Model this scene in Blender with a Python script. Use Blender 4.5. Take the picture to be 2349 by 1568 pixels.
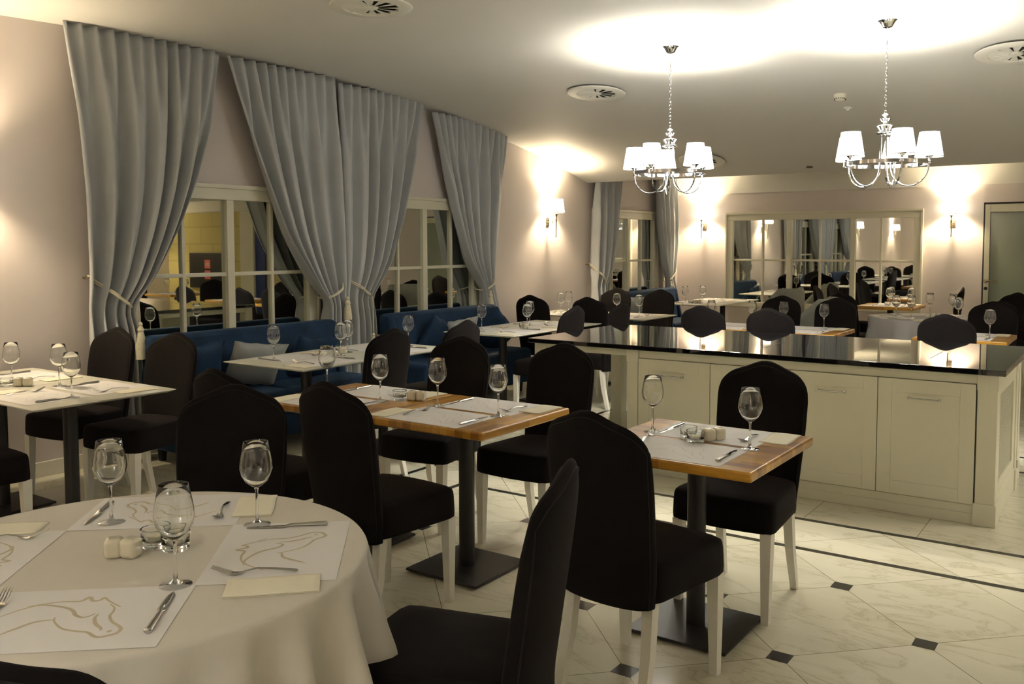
import bpy, bmesh, math, random
from mathutils import Vector, Matrix
random.seed(4)
PI = math.pi
scene = bpy.context.scene
COL = scene.collection
for o in list(bpy.data.objects): bpy.data.objects.remove(o)

# ------------------------------------------------------------------ camera
F_PX, W_PX, H_PX = 2064.166, 2349.0, 1568.0
YAW, PITCH, ROLL = 0.61018477, 0.06244221, -0.00230093
cam_d = bpy.data.cameras.new('camera'); cam = bpy.data.objects.new('camera', cam_d); COL.objects.link(cam)
cy_, sy_ = math.cos(YAW), math.sin(YAW)
fw = Vector((-sy_ * math.cos(PITCH), cy_ * math.cos(PITCH), -math.sin(PITCH)))
r0 = Vector((cy_, sy_, 0)); u0 = r0.cross(fw)
rt = r0 * math.cos(ROLL) + u0 * math.sin(ROLL); up = -r0 * math.sin(ROLL) + u0 * math.cos(ROLL)
cam.matrix_world = Matrix(((rt.x, up.x, -fw.x, 0), (rt.y, up.y, -fw.y, 0), (rt.z, up.z, -fw.z, 1.53), (0, 0, 0, 1)))
cam_d.sensor_fit = 'HORIZONTAL'; cam_d.sensor_width = 36.0
cam_d.lens = F_PX / W_PX * 36.0
cam_d.shift_x = 0.0
cam_d.shift_y = -(784.0 - 689.879) / W_PX
cam_d.clip_start = 0.05; cam_d.clip_end = 60
scene.camera = cam

# ------------------------------------------------------------------ world, exposure
wd = bpy.data.worlds.new('night'); scene.world = wd; wd.use_nodes = True
wd.node_tree.nodes['Background'].inputs[0].default_value = (0.02, 0.025, 0.035, 1)
wd.node_tree.nodes['Background'].inputs[1].default_value = 0.3
scene.view_settings.view_transform = 'Standard'
scene.view_settings.look = 'None'
scene.view_settings.gamma = 1
scene.view_settings.exposure = 1.38
scene.view_settings.use_curve_mapping = False
SHADE_COOL, SHADE_WARM = 6.0, 4.0
P_CHAND, P_SCONCE = 18.0, 30.0
COOL = (1.0, 0.93, 0.80); WARM = (1.0, 0.80, 0.52)

# ------------------------------------------------------------------ materials
def nodes(name):
    m = bpy.data.materials.new(name); m.use_nodes = True
    nt = m.node_tree; b = nt.nodes['Principled BSDF']
    return m, nt, b
def N(nt, t, **kw):
    n = nt.nodes.new(t)
    for k, v in kw.items(): setattr(n, k, v)
    return n
def L(nt, a, b): nt.links.new(a, b)
def ramp(nt, fac, stops):
    r = N(nt, 'ShaderNodeValToRGB'); e = r.color_ramp.elements
    while len(e) < len(stops): e.new(0.5)
    for i, (p, c) in enumerate(stops): e[i].position = p; e[i].color = (*c, 1)
    L(nt, fac, r.inputs[0]); return r.outputs[0]
def noise(nt, scale, detail=4, vec=None, dist=0.0, rough=0.5):
    n = N(nt, 'ShaderNodeTexNoise'); n.inputs['Scale'].default_value = scale; n.inputs['Detail'].default_value = detail
    n.inputs['Distortion'].default_value = dist; n.inputs['Roughness'].default_value = rough
    if vec is None:
        tc = N(nt, 'ShaderNodeTexCoord'); vec = tc.outputs['Object']
    L(nt, vec, n.inputs['Vector']); return n.outputs['Fac']
def bump(nt, b, h, strength, dist=0.01):
    bp = N(nt, 'ShaderNodeBump'); bp.inputs['Strength'].default_value = strength; bp.inputs['Distance'].default_value = dist
    L(nt, h, bp.inputs['Height']); L(nt, bp.outputs[0], b.inputs['Normal'])
def simple(name, col, rough=0.5, metal=0.0, var=0.08, scale=8, bmp=0.0, bscale=200, sheen=0.0, coat=0.0, spec=0.5, sheen_col=None):
    m, nt, b = nodes(name)
    f = noise(nt, scale)
    lo = tuple(c * (1 - var) for c in col); hi = tuple(min(1, c * (1 + var)) for c in col)
    L(nt, ramp(nt, f, [(0.3, lo), (0.7, hi)]), b.inputs['Base Color'])
    b.inputs['Roughness'].default_value = rough; b.inputs['Metallic'].default_value = metal
    b.inputs['Specular IOR Level'].default_value = spec
    b.inputs['Sheen Weight'].default_value = sheen
    if sheen_col: b.inputs['Sheen Tint'].default_value = (*sheen_col, 1)
    b.inputs['Coat Weight'].default_value = coat
    if bmp: bump(nt, b, noise(nt, bscale, 2), bmp, 0.002)
    return m
M = {}
M['wall'] = simple('wall_paint_lilac', (0.60, 0.545, 0.525), 0.75, var=0.015, scale=2, bmp=0.05, bscale=120)
M['ceiling'] = simple('ceiling_paint', (0.66, 0.65, 0.61), 0.6, var=0.01, scale=2)
M['cream'] = simple('cream_paint', (0.62, 0.60, 0.48), 0.4, var=0.02, scale=3)
M['island'] = simple('island_lacquer', (0.66, 0.64, 0.50), 0.35, var=0.02, scale=3)
M['gap'] = simple('dark_gap', (0.02, 0.02, 0.02), 0.9)
M['black_top'] = simple('polished_black_stone', (0.006, 0.006, 0.007), 0.02, spec=0.6, coat=0.3, var=0.2, scale=60)
M['black_top'].node_tree.nodes['Principled BSDF'].inputs['IOR'].default_value = 1.55
M['fabric'] = simple('black_brown_fabric', (0.0042, 0.0032, 0.0034), 0.9, sheen=0.022, var=0.25, scale=25, bmp=0.15, bscale=500, sheen_col=(0.75, 0.5, 0.5), spec=0.15)
M['piping'] = simple('black_piping', (0.006, 0.005, 0.005), 0.8, sheen=0.05, spec=0.2)
M['leg'] = simple('white_lacquered_wood', (0.72, 0.70, 0.62), 0.35, var=0.03, scale=10)
M['black_metal'] = simple('black_powder_coat', (0.012, 0.011, 0.012), 0.45, var=0.15, scale=40)
M['white_top'] = simple('white_table_laminate', (0.62, 0.61, 0.53), 0.3, var=0.02, scale=4)
M['cloth'] = simple('white_linen', (0.60, 0.565, 0.50), 0.85, var=0.02, scale=6, bmp=0.12, bscale=600, sheen=0.1)
M['grey_cloth'] = simple('grey_linen', (0.42, 0.41, 0.41), 0.8, var=0.03, scale=6, bmp=0.12, bscale=600)
M['paper'] = simple('white_paper', (0.72, 0.71, 0.71), 0.7, var=0.01, scale=3)
M['napkin'] = simple('cream_napkin', (0.78, 0.74, 0.60), 0.85, var=0.02, scale=30, bmp=0.15, bscale=300)
M['ink'] = simple('beige_print', (0.50, 0.44, 0.32), 0.8, var=0.05)
M['ink_grey'] = simple('grey_print', (0.48, 0.45, 0.40), 0.8, var=0.05)
M['steel'] = simple('polished_steel', (0.55, 0.54, 0.52), 0.14, 1.0, var=0.03)
M['chrome'] = simple('chrome', (0.78, 0.80, 0.84), 0.06, 1.0, var=0.02)
M['brass'] = simple('antique_nickel', (0.42, 0.36, 0.26), 0.25, 1.0, var=0.05)
M['ceramic'] = simple('cream_ceramic', (0.62, 0.58, 0.45), 0.15, var=0.02, coat=0.4)
M['blue'] = simple('blue_velvet', (0.007, 0.024, 0.062), 0.75, sheen=0.12, var=0.35, scale=7, bmp=0.1, bscale=300, sheen_col=(0.35, 0.6, 1.0), spec=0.2)
M['blue_dark'] = simple('dark_sofa_base', (0.01, 0.012, 0.018), 0.8)
M['pillow'] = simple('grey_satin', (0.24, 0.255, 0.26), 0.55, sheen=0.3, var=0.1, scale=8, bmp=0.1, bscale=300)
M['gray_velvet'] = simple('grey_green_velvet', (0.20, 0.21, 0.185), 0.7, sheen=0.4, var=0.1, scale=10)
M['curtain'] = simple('grey_blue_drape', (0.41, 0.43, 0.445), 0.55, sheen=0.25, var=0.04, scale=5, bmp=0.08, bscale=400)
M['cord'] = simple('cream_cord', (0.62, 0.58, 0.44), 0.7, var=0.15, scale=90)
M['vent'] = simple('vent_white', (0.74, 0.73, 0.66), 0.4, var=0.02)
M['dark'] = simple('duct_black', (0.01, 0.01, 0.01), 0.9)
M['door_frame'] = simple('door_aluminium', (0.50, 0.48, 0.36), 0.35, 0.3, var=0.03)
M['tv'] = simple('black_panel', (0.012, 0.012, 0.013), 0.4)
M['red'] = simple('red_sign', (0.75, 0.06, 0.03), 0.5, var=0.02)
M['white'] = simple('sign_white', (0.8, 0.8, 0.78), 0.5, var=0.01)
M['navy'] = simple('navy_panel', (0.01, 0.03, 0.15), 0.5)
M['detector'] = simple('detector_plastic', (0.75, 0.72, 0.58), 0.4, var=0.01)
M['brown'] = simple('brown_spot', (0.12, 0.06, 0.04), 0.5)

def mk_glass():
    m, nt, b = nodes('clear_glass'); nt.nodes.remove(b)
    out = nt.nodes['Material Output']
    lw = N(nt, 'ShaderNodeLayerWeight'); lw.inputs[0].default_value = 0.5
    pw = N(nt, 'ShaderNodeMath', operation='POWER'); pw.inputs[1].default_value = 6.0; L(nt, lw.outputs['Facing'], pw.inputs[0])
    tr = N(nt, 'ShaderNodeBsdfTransparent'); tr.inputs[0].default_value = (0.985, 0.99, 0.985, 1)
    gl = N(nt, 'ShaderNodeBsdfGlossy'); gl.inputs['Roughness'].default_value = 0.0
    L(nt, ramp(nt, lw.outputs['Facing'], [(0.0, (.99, .995, .99)), (0.72, (.97, .98, .97)), (0.97, (.45, .47, .46))]), tr.inputs[0])
    mx = N(nt, 'ShaderNodeMixShader')
    ml = N(nt, 'ShaderNodeMath', operation='MULTIPLY_ADD'); ml.inputs[1].default_value = 0.9; ml.inputs[2].default_value = 0.016; ml.use_clamp = True
    L(nt, pw.outputs[0], ml.inputs[0])
    L(nt, ml.outputs[0], mx.inputs[0]); L(nt, tr.outputs[0], mx.inputs[1]); L(nt, gl.outputs[0], mx.inputs[2])
    L(nt, mx.outputs[0], out.inputs[0]); return m
M['glass'] = mk_glass()
def mk_thick_glass():
    m, nt, b = nodes('thick_glass')
    b.inputs['Base Color'].default_value = (0.96, 0.985, 0.98, 1); b.inputs['Transmission Weight'].default_value = 1
    b.inputs['Roughness'].default_value = 0.02; b.inputs['IOR'].default_value = 1.45
    return m
M['thick_glass'] = mk_thick_glass()
def mk_stemware():
    m, nt, b = nodes('stemware_glass'); nt.nodes.remove(b)
    g = N(nt, 'ShaderNodeBsdfGlass'); g.inputs['IOR'].default_value = 1.5; g.inputs['Roughness'].default_value = 0.0; g.inputs[0].default_value = (.985, .99, .985, 1)
    L(nt, g.outputs[0], nt.nodes['Material Output'].inputs[0]); return m
M['stemware'] = mk_stemware()
def mk_pane():
    # night window: dark outside, strongly reflecting coated pane
    m, nt, b = nodes('mirroring_pane')
    b.inputs['Base Color'].default_value = (0.68, 0.70, 0.63, 1); b.inputs['Metallic'].default_value = 1.0
    b.inputs['Roughness'].default_value = 0.015
    return m
M['pane'] = mk_pane()
M['pane_bright'] = M['pane'].copy(); M['pane_bright'].name = 'bright_mirroring_pane'; M['pane_bright'].node_tree.nodes['Principled BSDF'].inputs['Base Color'].default_value = (0.86, 0.88, 0.83, 1)
def mk_frost():
    m, nt, b = nodes('green_frosted_glass')
    L(nt, ramp(nt, noise(nt, 3), [(0.3, (0.20, 0.235, 0.18)), (0.7, (0.22, 0.255, 0.20))]), b.inputs['Base Color'])
    b.inputs['Roughness'].default_value = 0.12; b.inputs['Specular IOR Level'].default_value = 0.5
    return m
M['frost'] = mk_frost()
def mk_emit(name, col, strength):
    m, nt, b = nodes(name)
    b.inputs['Base Color'].default_value = (0.8, 0.78, 0.7, 1)
    b.inputs['Emission Color'].default_value = (*col, 1); b.inputs['Emission Strength'].default_value = strength
    return m
M['shade_cool'] = mk_emit('lit_shade_white', (1.0, 0.97, 0.93), SHADE_COOL)
M['shade_warm'] = mk_emit('lit_shade_warm', (1.0, 0.90, 0.70), SHADE_WARM)
def mk_wood():
    m, nt, b = nodes('oak_butcher_block')
    tc = N(nt, 'ShaderNodeTexCoord'); mp = N(nt, 'ShaderNodeMapping'); L(nt, tc.outputs['Object'], mp.inputs[0])
    br = N(nt, 'ShaderNodeTexBrick'); L(nt, mp.outputs[0], br.inputs['Vector'])
    br.offset = 0.37; br.inputs['Scale'].default_value = 1.0
    br.inputs['Brick Width'].default_value = 0.42; br.inputs['Row Height'].default_value = 0.042
    br.inputs['Mortar Size'].default_value = 0.0006; br.inputs['Bias'].default_value = 0.0
    br.inputs['Color1'].default_value = (0.27, 0.11, 0.012, 1); br.inputs['Color2'].default_value = (0.62, 0.325, 0.045, 1)
    br.inputs['Mortar'].default_value = (0.2, 0.08, 0.015, 1)
    mp2 = N(nt, 'ShaderNodeMapping'); mp2.inputs['Scale'].default_value = (2.5, 30, 30); L(nt, tc.outputs['Object'], mp2.inputs[0])
    g = noise(nt, 3.0, 6, mp2.outputs[0], 1.5)
    mx = N(nt, 'ShaderNodeMix', data_type='RGBA', blend_type='MULTIPLY'); mx.inputs[0].default_value = 0.75
    L(nt, br.outputs[0], mx.inputs[6]); L(nt, ramp(nt, g, [(0.3, (0.62, 0.58, 0.5)), (0.65, (1, 1, 1))]), mx.inputs[7])
    L(nt, mx.outputs[2], b.inputs['Base Color'])
    b.inputs['Roughness'].default_value = 0.32; b.inputs['Coat Weight'].default_value = 0.25
    bump(nt, b, g, 0.05, 0.002); return m
M['wood'] = mk_wood()
def mk_blocks():
    m, nt, b = nodes('yellow_block_wall')
    tc = N(nt, 'ShaderNodeTexCoord'); mp = N(nt, 'ShaderNodeMapping'); mp.inputs['Rotation'].default_value = (PI / 2, 0, 0)
    L(nt, tc.outputs['Object'], mp.inputs[0])
    br = N(nt, 'ShaderNodeTexBrick'); L(nt, mp.outputs[0], br.inputs['Vector']); br.inputs['Scale'].default_value = 1
    br.inputs['Brick Width'].default_value = 0.85; br.inputs['Row Height'].default_value = 0.39; br.inputs['Mortar Size'].default_value = 0.008
    br.inputs['Color1'].default_value = (0.50, 0.43, 0.17, 1); br.inputs['Color2'].default_value = (0.56, 0.48, 0.20, 1); br.inputs['Mortar'].default_value = (0.33, 0.28, 0.12, 1)
    L(nt, br.outputs[0], b.inputs['Base Color']); b.inputs['Roughness'].default_value = 0.8; return m
M['blocks'] = mk_blocks()
def mk_floor():
    m, nt, b = nodes('marble_tile_floor')
    geo = N(nt, 'ShaderNodeNewGeometry'); sp = N(nt, 'ShaderNodeSeparateXYZ'); L(nt, geo.outputs['Position'], sp.inputs[0])
    X, Y = sp.outputs[0], sp.outputs[1]
    def mt(op, a, b_=None, c_=None, clamp=False):
        n = N(nt, 'ShaderNodeMath', operation=op); n.use_clamp = clamp
        for i, v in enumerate((a, b_, c_)):
            if v is None: continue
            if isinstance(v, (int, float)): n.inputs[i].default_value = v
            else: L(nt, v, n.inputs[i])
        return n.outputs[0]
    def cell(v, origin, pitch):     # signed distance to nearest grid line, and index
        q = mt('DIVIDE', mt('SUBTRACT', v, origin), pitch)
        r = mt('ROUND', q); return mt('MULTIPLY', mt('ABSOLUTE', mt('SUBTRACT', q, r)), pitch), mt('FLOOR', q)
    S = 0.5958
    ax, ay = -1.052, 4.078
    dx = mt('SUBTRACT', X, ax); dy = mt('SUBTRACT', Y, ay)
    u = mt('MULTIPLY', mt('ADD', dx, dy), 0.70710678); v = mt('MULTIPLY', mt('SUBTRACT', dx, dy), 0.70710678)
    du, iu = cell(u, 0, S); dv, iv = cell(v, 0, S)
    seam_d = mt('LESS_THAN', mt('MINIMUM', du, dv), 0.0014)
    # axis aligned insets of half size .041 around the vertices: |x|<.041,|y|<.041 -> in u,v: max(|du+dv|)
    inset = mt('LESS_THAN', mt('ADD', du, dv), 0.041 * 1.41421356)
    # border field beyond the dark frame lines
    def inr(v_, a, b_): return mt('MULTIPLY', mt('GREATER_THAN', v_, a), mt('LESS_THAN', v_, b_))
    inner = mt('MULTIPLY', mt('LESS_THAN', Y, 4.46), mt('GREATER_THAN', X, -3.51))
    diag = mt('MULTIPLY', mt('LESS_THAN', Y, 4.97), mt('GREATER_THAN', X, -3.99))
    second = mt('MULTIPLY', mt('GREATER_THAN', Y, 7.30), mt('GREATER_THAN', X, -3.51))
    diag = mt('MAXIMUM', diag, mt('MULTIPLY', mt('GREATER_THAN', Y, 6.82), mt('GREATER_THAN', X, -3.99)))
    inner = mt('MAXIMUM', inner, second)
    dx2, ix = cell(X, -0.914, 0.5875); dy2, iy = cell(Y, 4.97, 0.5875)
    seam_s = mt('LESS_THAN', mt('MINIMUM', dx2, dy2), 0.0014)
    seam = mt('ADD', mt('MULTIPLY', seam_d, diag), mt('MULTIPLY', seam_s, mt('SUBTRACT', 1.0, diag)), clamp=True)
    W_ = 0.021
    def band(v_, p): return inr(v_, p - W_, p + W_)
    below = mt('LESS_THAN', Y, 4.97 + W_); above = mt('GREATER_THAN', Y, 6.82 - W_)
    sY = mt('MULTIPLY', mt('GREATER_THAN', X, -3.99 - W_), mt('MAXIMUM', band(Y, 4.97), band(Y, 6.82)))
    sX = mt('MULTIPLY', band(X, -3.99), mt('MAXIMUM', below, above))
    sY2 = mt('MULTIPLY', mt('GREATER_THAN', X, -3.527 - W_), mt('MAXIMUM', band(Y, 4.478), band(Y, 7.31)))
    sX2 = mt('MULTIPLY', band(X, -3.527), mt('MAXIMUM', mt('LESS_THAN', Y, 4.478 + W_), mt('GREATER_THAN', Y, 7.31 - W_)))
    stripe = mt('MAXIMUM', mt('MAXIMUM', sX, sY), mt('MAXIMUM', sX2, sY2))
    dark = mt('MAXIMUM', mt('MULTIPLY', inset, inner), stripe)
    # marble
    idc = N(nt, 'ShaderNodeCombineXYZ'); 
    L(nt, mt('ADD', mt('MULTIPLY', iu, diag), mt('MULTIPLY', ix, mt('SUBTRACT', 1.0, diag))), idc.inputs[0])
    L(nt, mt('ADD', mt('MULTIPLY', iv, diag), mt('MULTIPLY', iy, mt('SUBTRACT', 1.0, diag))), idc.inputs[1])
    wn = N(nt, 'ShaderNodeTexWhiteNoise'); L(nt, idc.outputs[0], wn.inputs['Vector'])
    off = N(nt, 'ShaderNodeVectorMath', operation='MULTIPLY_ADD'); L(nt, wn.outputs['Color'], off.inputs[0]); off.inputs[1].default_value = (9, 9, 9)
    mp = N(nt, 'ShaderNodeMapping'); mp.inputs['Scale'].default_value = (1.0, 2.6, 1); mp.inputs['Rotation'].default_value = (0, 0, 0.55); L(nt, geo.outputs['Position'], mp.inputs[0])
    L(nt, mp.outputs[0], off.inputs[2])
    n1 = noise(nt, 1.3, 7, off.outputs[0], 1.0, 0.60)
    vein = mt('ABSOLUTE', mt('SUBTRACT', n1, 0.5))
    c1 = ramp(nt, vein, [(0.0, (0.50, 0.46, 0.34)), (0.008, (0.585, 0.56, 0.44)), (0.04, (0.64, 0.62, 0.50))])
    n2 = noise(nt, 1.1, 4, off.outputs[0], 0.5)
    c2 = ramp(nt, n2, [(0.3, (0.88, 0.87, 0.83)), (0.7, (1, 1, 1))])
    mx = N(nt, 'ShaderNodeMix', data_type='RGBA', blend_type='MULTIPLY'); mx.inputs[0].default_value = 1.0
    L(nt, c1, mx.inputs[6]); L(nt, c2, mx.inputs[7])
    m2 = N(nt, 'ShaderNodeMix', data_type='RGBA'); L(nt, seam, m2.inputs[0]); L(nt, mx.outputs[2], m2.inputs[6]); m2.inputs[7].default_value = (0.14, 0.12, 0.06, 1)
    m3 = N(nt, 'ShaderNodeMix', data_type='RGBA'); L(nt, dark, m3.inputs[0]); L(nt, m2.outputs[2], m3.inputs[6])
    L(nt, ramp(nt, noise(nt, 14, 5), [(0.4, (0.012, 0.012, 0.013)), (0.8, (0.05, 0.048, 0.045))]), m3.inputs[7])
    L(nt, m3.outputs[2], b.inputs['Base Color'])
    b.inputs['Roughness'].default_value = 0.13; b.inputs['Specular IOR Level'].default_value = 0.5
    bump(nt, b, n2, 0.02, 0.002)
    return m
M['floor'] = mk_floor()

# ------------------------------------------------------------------ geometry helpers
class MB:
    def __init__(s): s.bm = bmesh.new(); s.wn = False
    def box(s, x0, y0, z0, x1, y1, z1, bev=0.0, seg=2, mat=None):
        g = bmesh.ops.create_cube(s.bm, size=1)['verts']
        for v in g: v.co = Vector((x0 + (v.co.x + .5) * (x1 - x0), y0 + (v.co.y + .5) * (y1 - y0), z0 + (v.co.z + .5) * (z1 - z0)))
        if bev > 0:
            s.wn = True
            es = list({e for v in g for e in v.link_edges})
            r = bmesh.ops.bevel(s.bm, geom=es, offset=bev, segments=seg, affect='EDGES', profile=0.5)
            g = list({v for f in r['faces'] for v in f.verts} | {v for v in g if v.is_valid})
        if mat is not None:
            for v in g: v.co = mat @ v.co
        return g
    def taper(s, p0, p1, w0, w1, d0=None, d1=None):   # square tapered bar p0 (top) -> p1 (bottom)
        d0 = d0 or w0; d1 = d1 or w1
        vs = []
        for p, w, d in ((p0, w0, d0), (p1, w1, d1)):
            for sx, sy in ((-1, -1), (1, -1), (1, 1), (-1, 1)):
                vs.append(s.bm.verts.new((p[0] + sx * w / 2, p[1] + sy * d / 2, p[2])))
        for i in range(4): s.bm.faces.new((vs[i], vs[(i + 1) % 4], vs[4 + (i + 1) % 4], vs[4 + i]))
        s.bm.faces.new(vs[0:4]); s.bm.faces.new(vs[7:3:-1])
        return vs
    def lathe(s, prof, n=24, c=(0, 0, 0), cap=False, wave=None):
        rings = []
        for j, (r, z) in enumerate(prof):
            if r < 1e-6: rings.append([s.bm.verts.new((c[0], c[1], c[2] + z))]); continue
            ring = []
            for i in range(n):
                a = 2 * PI * i / n; rr = r
                if wave: rr, dz = wave(a, r, z)
                else: dz = 0
                ring.append(s.bm.verts.new((c[0] + rr * math.cos(a), c[1] + rr * math.sin(a), c[2] + z + dz)))
            rings.append(ring)
        for a, b in zip(rings, rings[1:]):
            for i in range(n):
                k = (i + 1) % n
                if len(a) == 1 and len(b) == 1: continue
                if len(a) == 1: s.bm.faces.new((a[0], b[k], b[i]))
                elif len(b) == 1: s.bm.faces.new((a[i], a[k], b[0]))
                else: s.bm.faces.new((a[i], a[k], b[k], b[i]))
        return rings
    def tube(s, pts, r, n=8, closed=False, caps=True):
        pts = [Vector(p) for p in pts]; rings = []; N_ = len(pts)
        prev = None
        for i, p in enumerate(pts):
            if closed: t = (pts[(i + 1) % N_] - pts[i - 1]).normalized()
            else: t = (pts[min(i + 1, N_ - 1)] - pts[max(i - 1, 0)]).normalized()
            if prev is None:
                a = Vector((0, 0, 1)) if abs(t.z) < .9 else Vector((1, 0, 0))
                x = t.cross(a).normalized()
            else: x = (prev - t * prev.dot(t)).normalized()
            prev = x; y = t.cross(x)
            rr = r[i] if isinstance(r, (list, tuple)) else r
            rings.append([s.bm.verts.new(p + (x * math.cos(2 * PI * k / n) + y * math.sin(2 * PI * k / n)) * rr) for k in range(n)])
        seq = list(zip(rings, rings[1:])) + ([(rings[-1], rings[0])] if closed else [])
        for a, b in seq:
            for k in range(n): s.bm.faces.new((a[k], a[(k + 1) % n], b[(k + 1) % n], b[k]))
        if caps and not closed:
            s.bm.faces.new(rings[0][::-1]); s.bm.faces.new(rings[-1])
    def grid(s, fn, nu, nv, closed_u=False):
        g = [[s.bm.verts.new(fn(i / nu, j / nv)) for i in range(nu + (0 if closed_u else 1))] for j in range(nv + 1)]
        n = nu if closed_u else nu
        for j in range(nv):
            for i in range(n):
                k = (i + 1) % nu if closed_u else i + 1
                s.bm.faces.new((g[j][i], g[j][k], g[j + 1][k], g[j + 1][i]))
        return g
    def prism(s, poly, z0, z1):
        a = [s.bm.verts.new((x, y, z0)) for x, y in poly]; b = [s.bm.verts.new((x, y, z1)) for x, y in poly]
        n = len(poly); s.bm.faces.new(a[::-1]); s.bm.faces.new(b)
        for i in range(n): s.bm.faces.new((a[i], a[(i + 1) % n], b[(i + 1) % n], b[i]))
    def xform(s, m):
        for v in s.bm.verts: v.co = m @ v.co
    def build(s, name, mat, parent=None, smooth=True, angle=40, loc=None, subs=0):
        bmesh.ops.recalc_face_normals(s.bm, faces=s.bm.faces[:])
        me = bpy.data.meshes.new(name); s.bm.to_mesh(me); s.bm.free()
        me.materials.append(M[mat] if isinstance(mat, str) else mat)
        if smooth:
            for p in me.polygons: p.use_smooth = True
            try: me.set_sharp_from_angle(angle=math.radians(angle))
            except Exception: pass
        o = bpy.data.objects.new(name, me); COL.objects.link(o)
        if parent is not None: o.parent = parent
        if loc: o.location = loc
        if smooth and s.wn: md = o.modifiers.new('normals', 'WEIGHTED_NORMAL'); md.keep_sharp = True
        if subs:
            md = o.modifiers.new('subsurf', 'SUBSURF'); md.levels = subs; md.render_levels = subs
        return o
def tag(o, label=None, cat=None, group=None, kind=None):
    if label: o['label'] = label
    if cat: o['category'] = cat
    if group: o['group'] = group
    if kind: o['kind'] = kind
    return o
def empty(name, loc=(0, 0, 0), rz=0.0):
    o = bpy.data.objects.new(name, None); COL.objects.link(o); o.location = loc; o.rotation_euler = (0, 0, rz)
    o.empty_display_size = 0.1; return o
KIDS = {}
def children_of(o):
    return [c for c in o.children]
def dup(o, loc=None, rz=None, parent=None):
    c = o.copy(); COL.objects.link(c)
    if parent is not None: c.parent = parent
    if loc is not None: c.location = loc
    if rz is not None: c.rotation_euler = (0, 0, rz)
    for ch in children_of(o):
        dup(ch, parent=c)
    return c
class Kind:
    """first placement uses the prototype itself, later ones copies"""
    def __init__(s, maker): s.maker = maker; s.proto = None; s.used = False
    def put(s, loc, rz, label, group=None):
        if s.proto is None: s.proto = s.maker(); o = s.proto
        else: o = dup(s.proto)
        o.location = loc; o.rotation_euler = (0, 0, rz)
        o['label'] = label
        if group: o['group'] = group
        elif 'group' in o: del o['group']
        return o
def struct(mb, name, mat, **kw):
    o = mb.build(name, mat, **kw); o['kind'] = 'structure'; return o
def lerp(a, b, t): return a + (b - a) * t
def interp(tab, z):      # tab sorted by descending z: [(z, v), ...] smooth
    if z >= tab[0][0]: return tab[0][1]
    for (z0, v0), (z1, v1) in zip(tab, tab[1:]):
        if z >= z1:
            return lerp(v0, v1, (z0 - z) / (z0 - z1))
    return tab[-1][1]

# ------------------------------------------------------------------ room shell
XL, XR, YB, YF = -5.94, 7.2, 13.0, -3.0
CEIL = [(-3.0, 2.93), (2.5, 2.962), (3.4, 3.0), (5.0, 3.0), (5.6, 2.99), (6.2, 2.95), (7.0, 2.885), (7.64, 2.81), (8.0, 2.757), (8.5, 2.69), (9.0, 2.60), (9.6, 2.475), (10.2, 2.33)]
def ceil_z(y):
    for (a, za), (b, zb) in zip(CEIL, CEIL[1:]):
        if y <= b: return lerp(za, zb, (y - a) / (b - a))
    return CEIL[-1][1]
b = MB(); b.box(XL - .1, YF - .1, -.1, XR + .1, YB + .1, 0); struct(b, 'floor', 'floor', smooth=False)
b = MB(); b.box(XL - .15, YF, 0, XL, YB, 3.2); struct(b, 'wall_left', 'wall', smooth=False)
b = MB(); b.box(XL - .15, YB, 0, XR, YB + .15, 3.2); struct(b, 'wall_back', 'wall', smooth=False)
b = MB(); b.box(XR, YF, 0, XR + .15, YB + .15, 3.2); struct(b, 'wall_right', 'wall', smooth=False)
b = MB(); b.box(XL - .15, YF - .15, 0, XR + .15, YF, 3.2); struct(b, 'wall_front', 'wall', smooth=False)
def ceil_mesh():
    b = MB(); ys = []
    y = YF
    pts = [(YF, 2.93), (2.5, 2.962), (3.4, 3.0), (4.6, 3.0)]
    yy = 4.8
    while yy < 10.2:
        # smooth by averaging
        z = sum(ceil_z(yy + d) for d in (-.5, -.25, 0, .25, .5)) / 5 if yy < 9.7 else ceil_z(yy)
        pts.append((yy, z)); yy += .2
    pts.append((10.2, 2.33)); pts.append((10.24, 2.33)); pts.append((10.24, 2.62)); pts.append((YB, 2.62))
    pts += [(YB, 3.25), (YF, 3.25)]
    n = len(pts)
    A = [b.bm.verts.new((XL, y, z)) for y, z in pts]; B = [b.bm.verts.new((XR, y, z)) for y, z in pts]
    for i in range(n): b.bm.faces.new((A[i], A[(i + 1) % n], B[(i + 1) % n], B[i]))
    return b
struct(ceil_mesh(), 'ceiling', 'ceiling', angle=30)
b = MB(); b.box(XL, YB - .02, 2.285, XR, YB, 2.62); struct(b, 'trim_1', 'ceiling', smooth=False)
b = MB(); b.box(XL, YF, 0, XL + .015, 13, .10, .004); struct(b, 'baseboard_left', 'leg')
b = MB(); b.box(XL + .015, YB - .015, 0, -1.70, YB, .10, .004); struct(b, 'baseboard_back', 'leg')
b = MB(); b.box(1.6, YB - .05, 0, 3.7, YB - .02, 2.28); b.box(4.4, YB - .05, 0, XR, YB - .02, 2.28); struct(b, 'trim_2', 'blocks', smooth=False)
b = MB(); b.box(4.0, YB - .14, 0, 4.45, YB - .02, 2.28, .01); struct(b, 'trim_3', 'cream')
b = MB(); b.box(3.68, YB - .09, 0, 4.0, YB - .02, 2.0, .004); struct(b, 'trim_4', 'navy')

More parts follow.
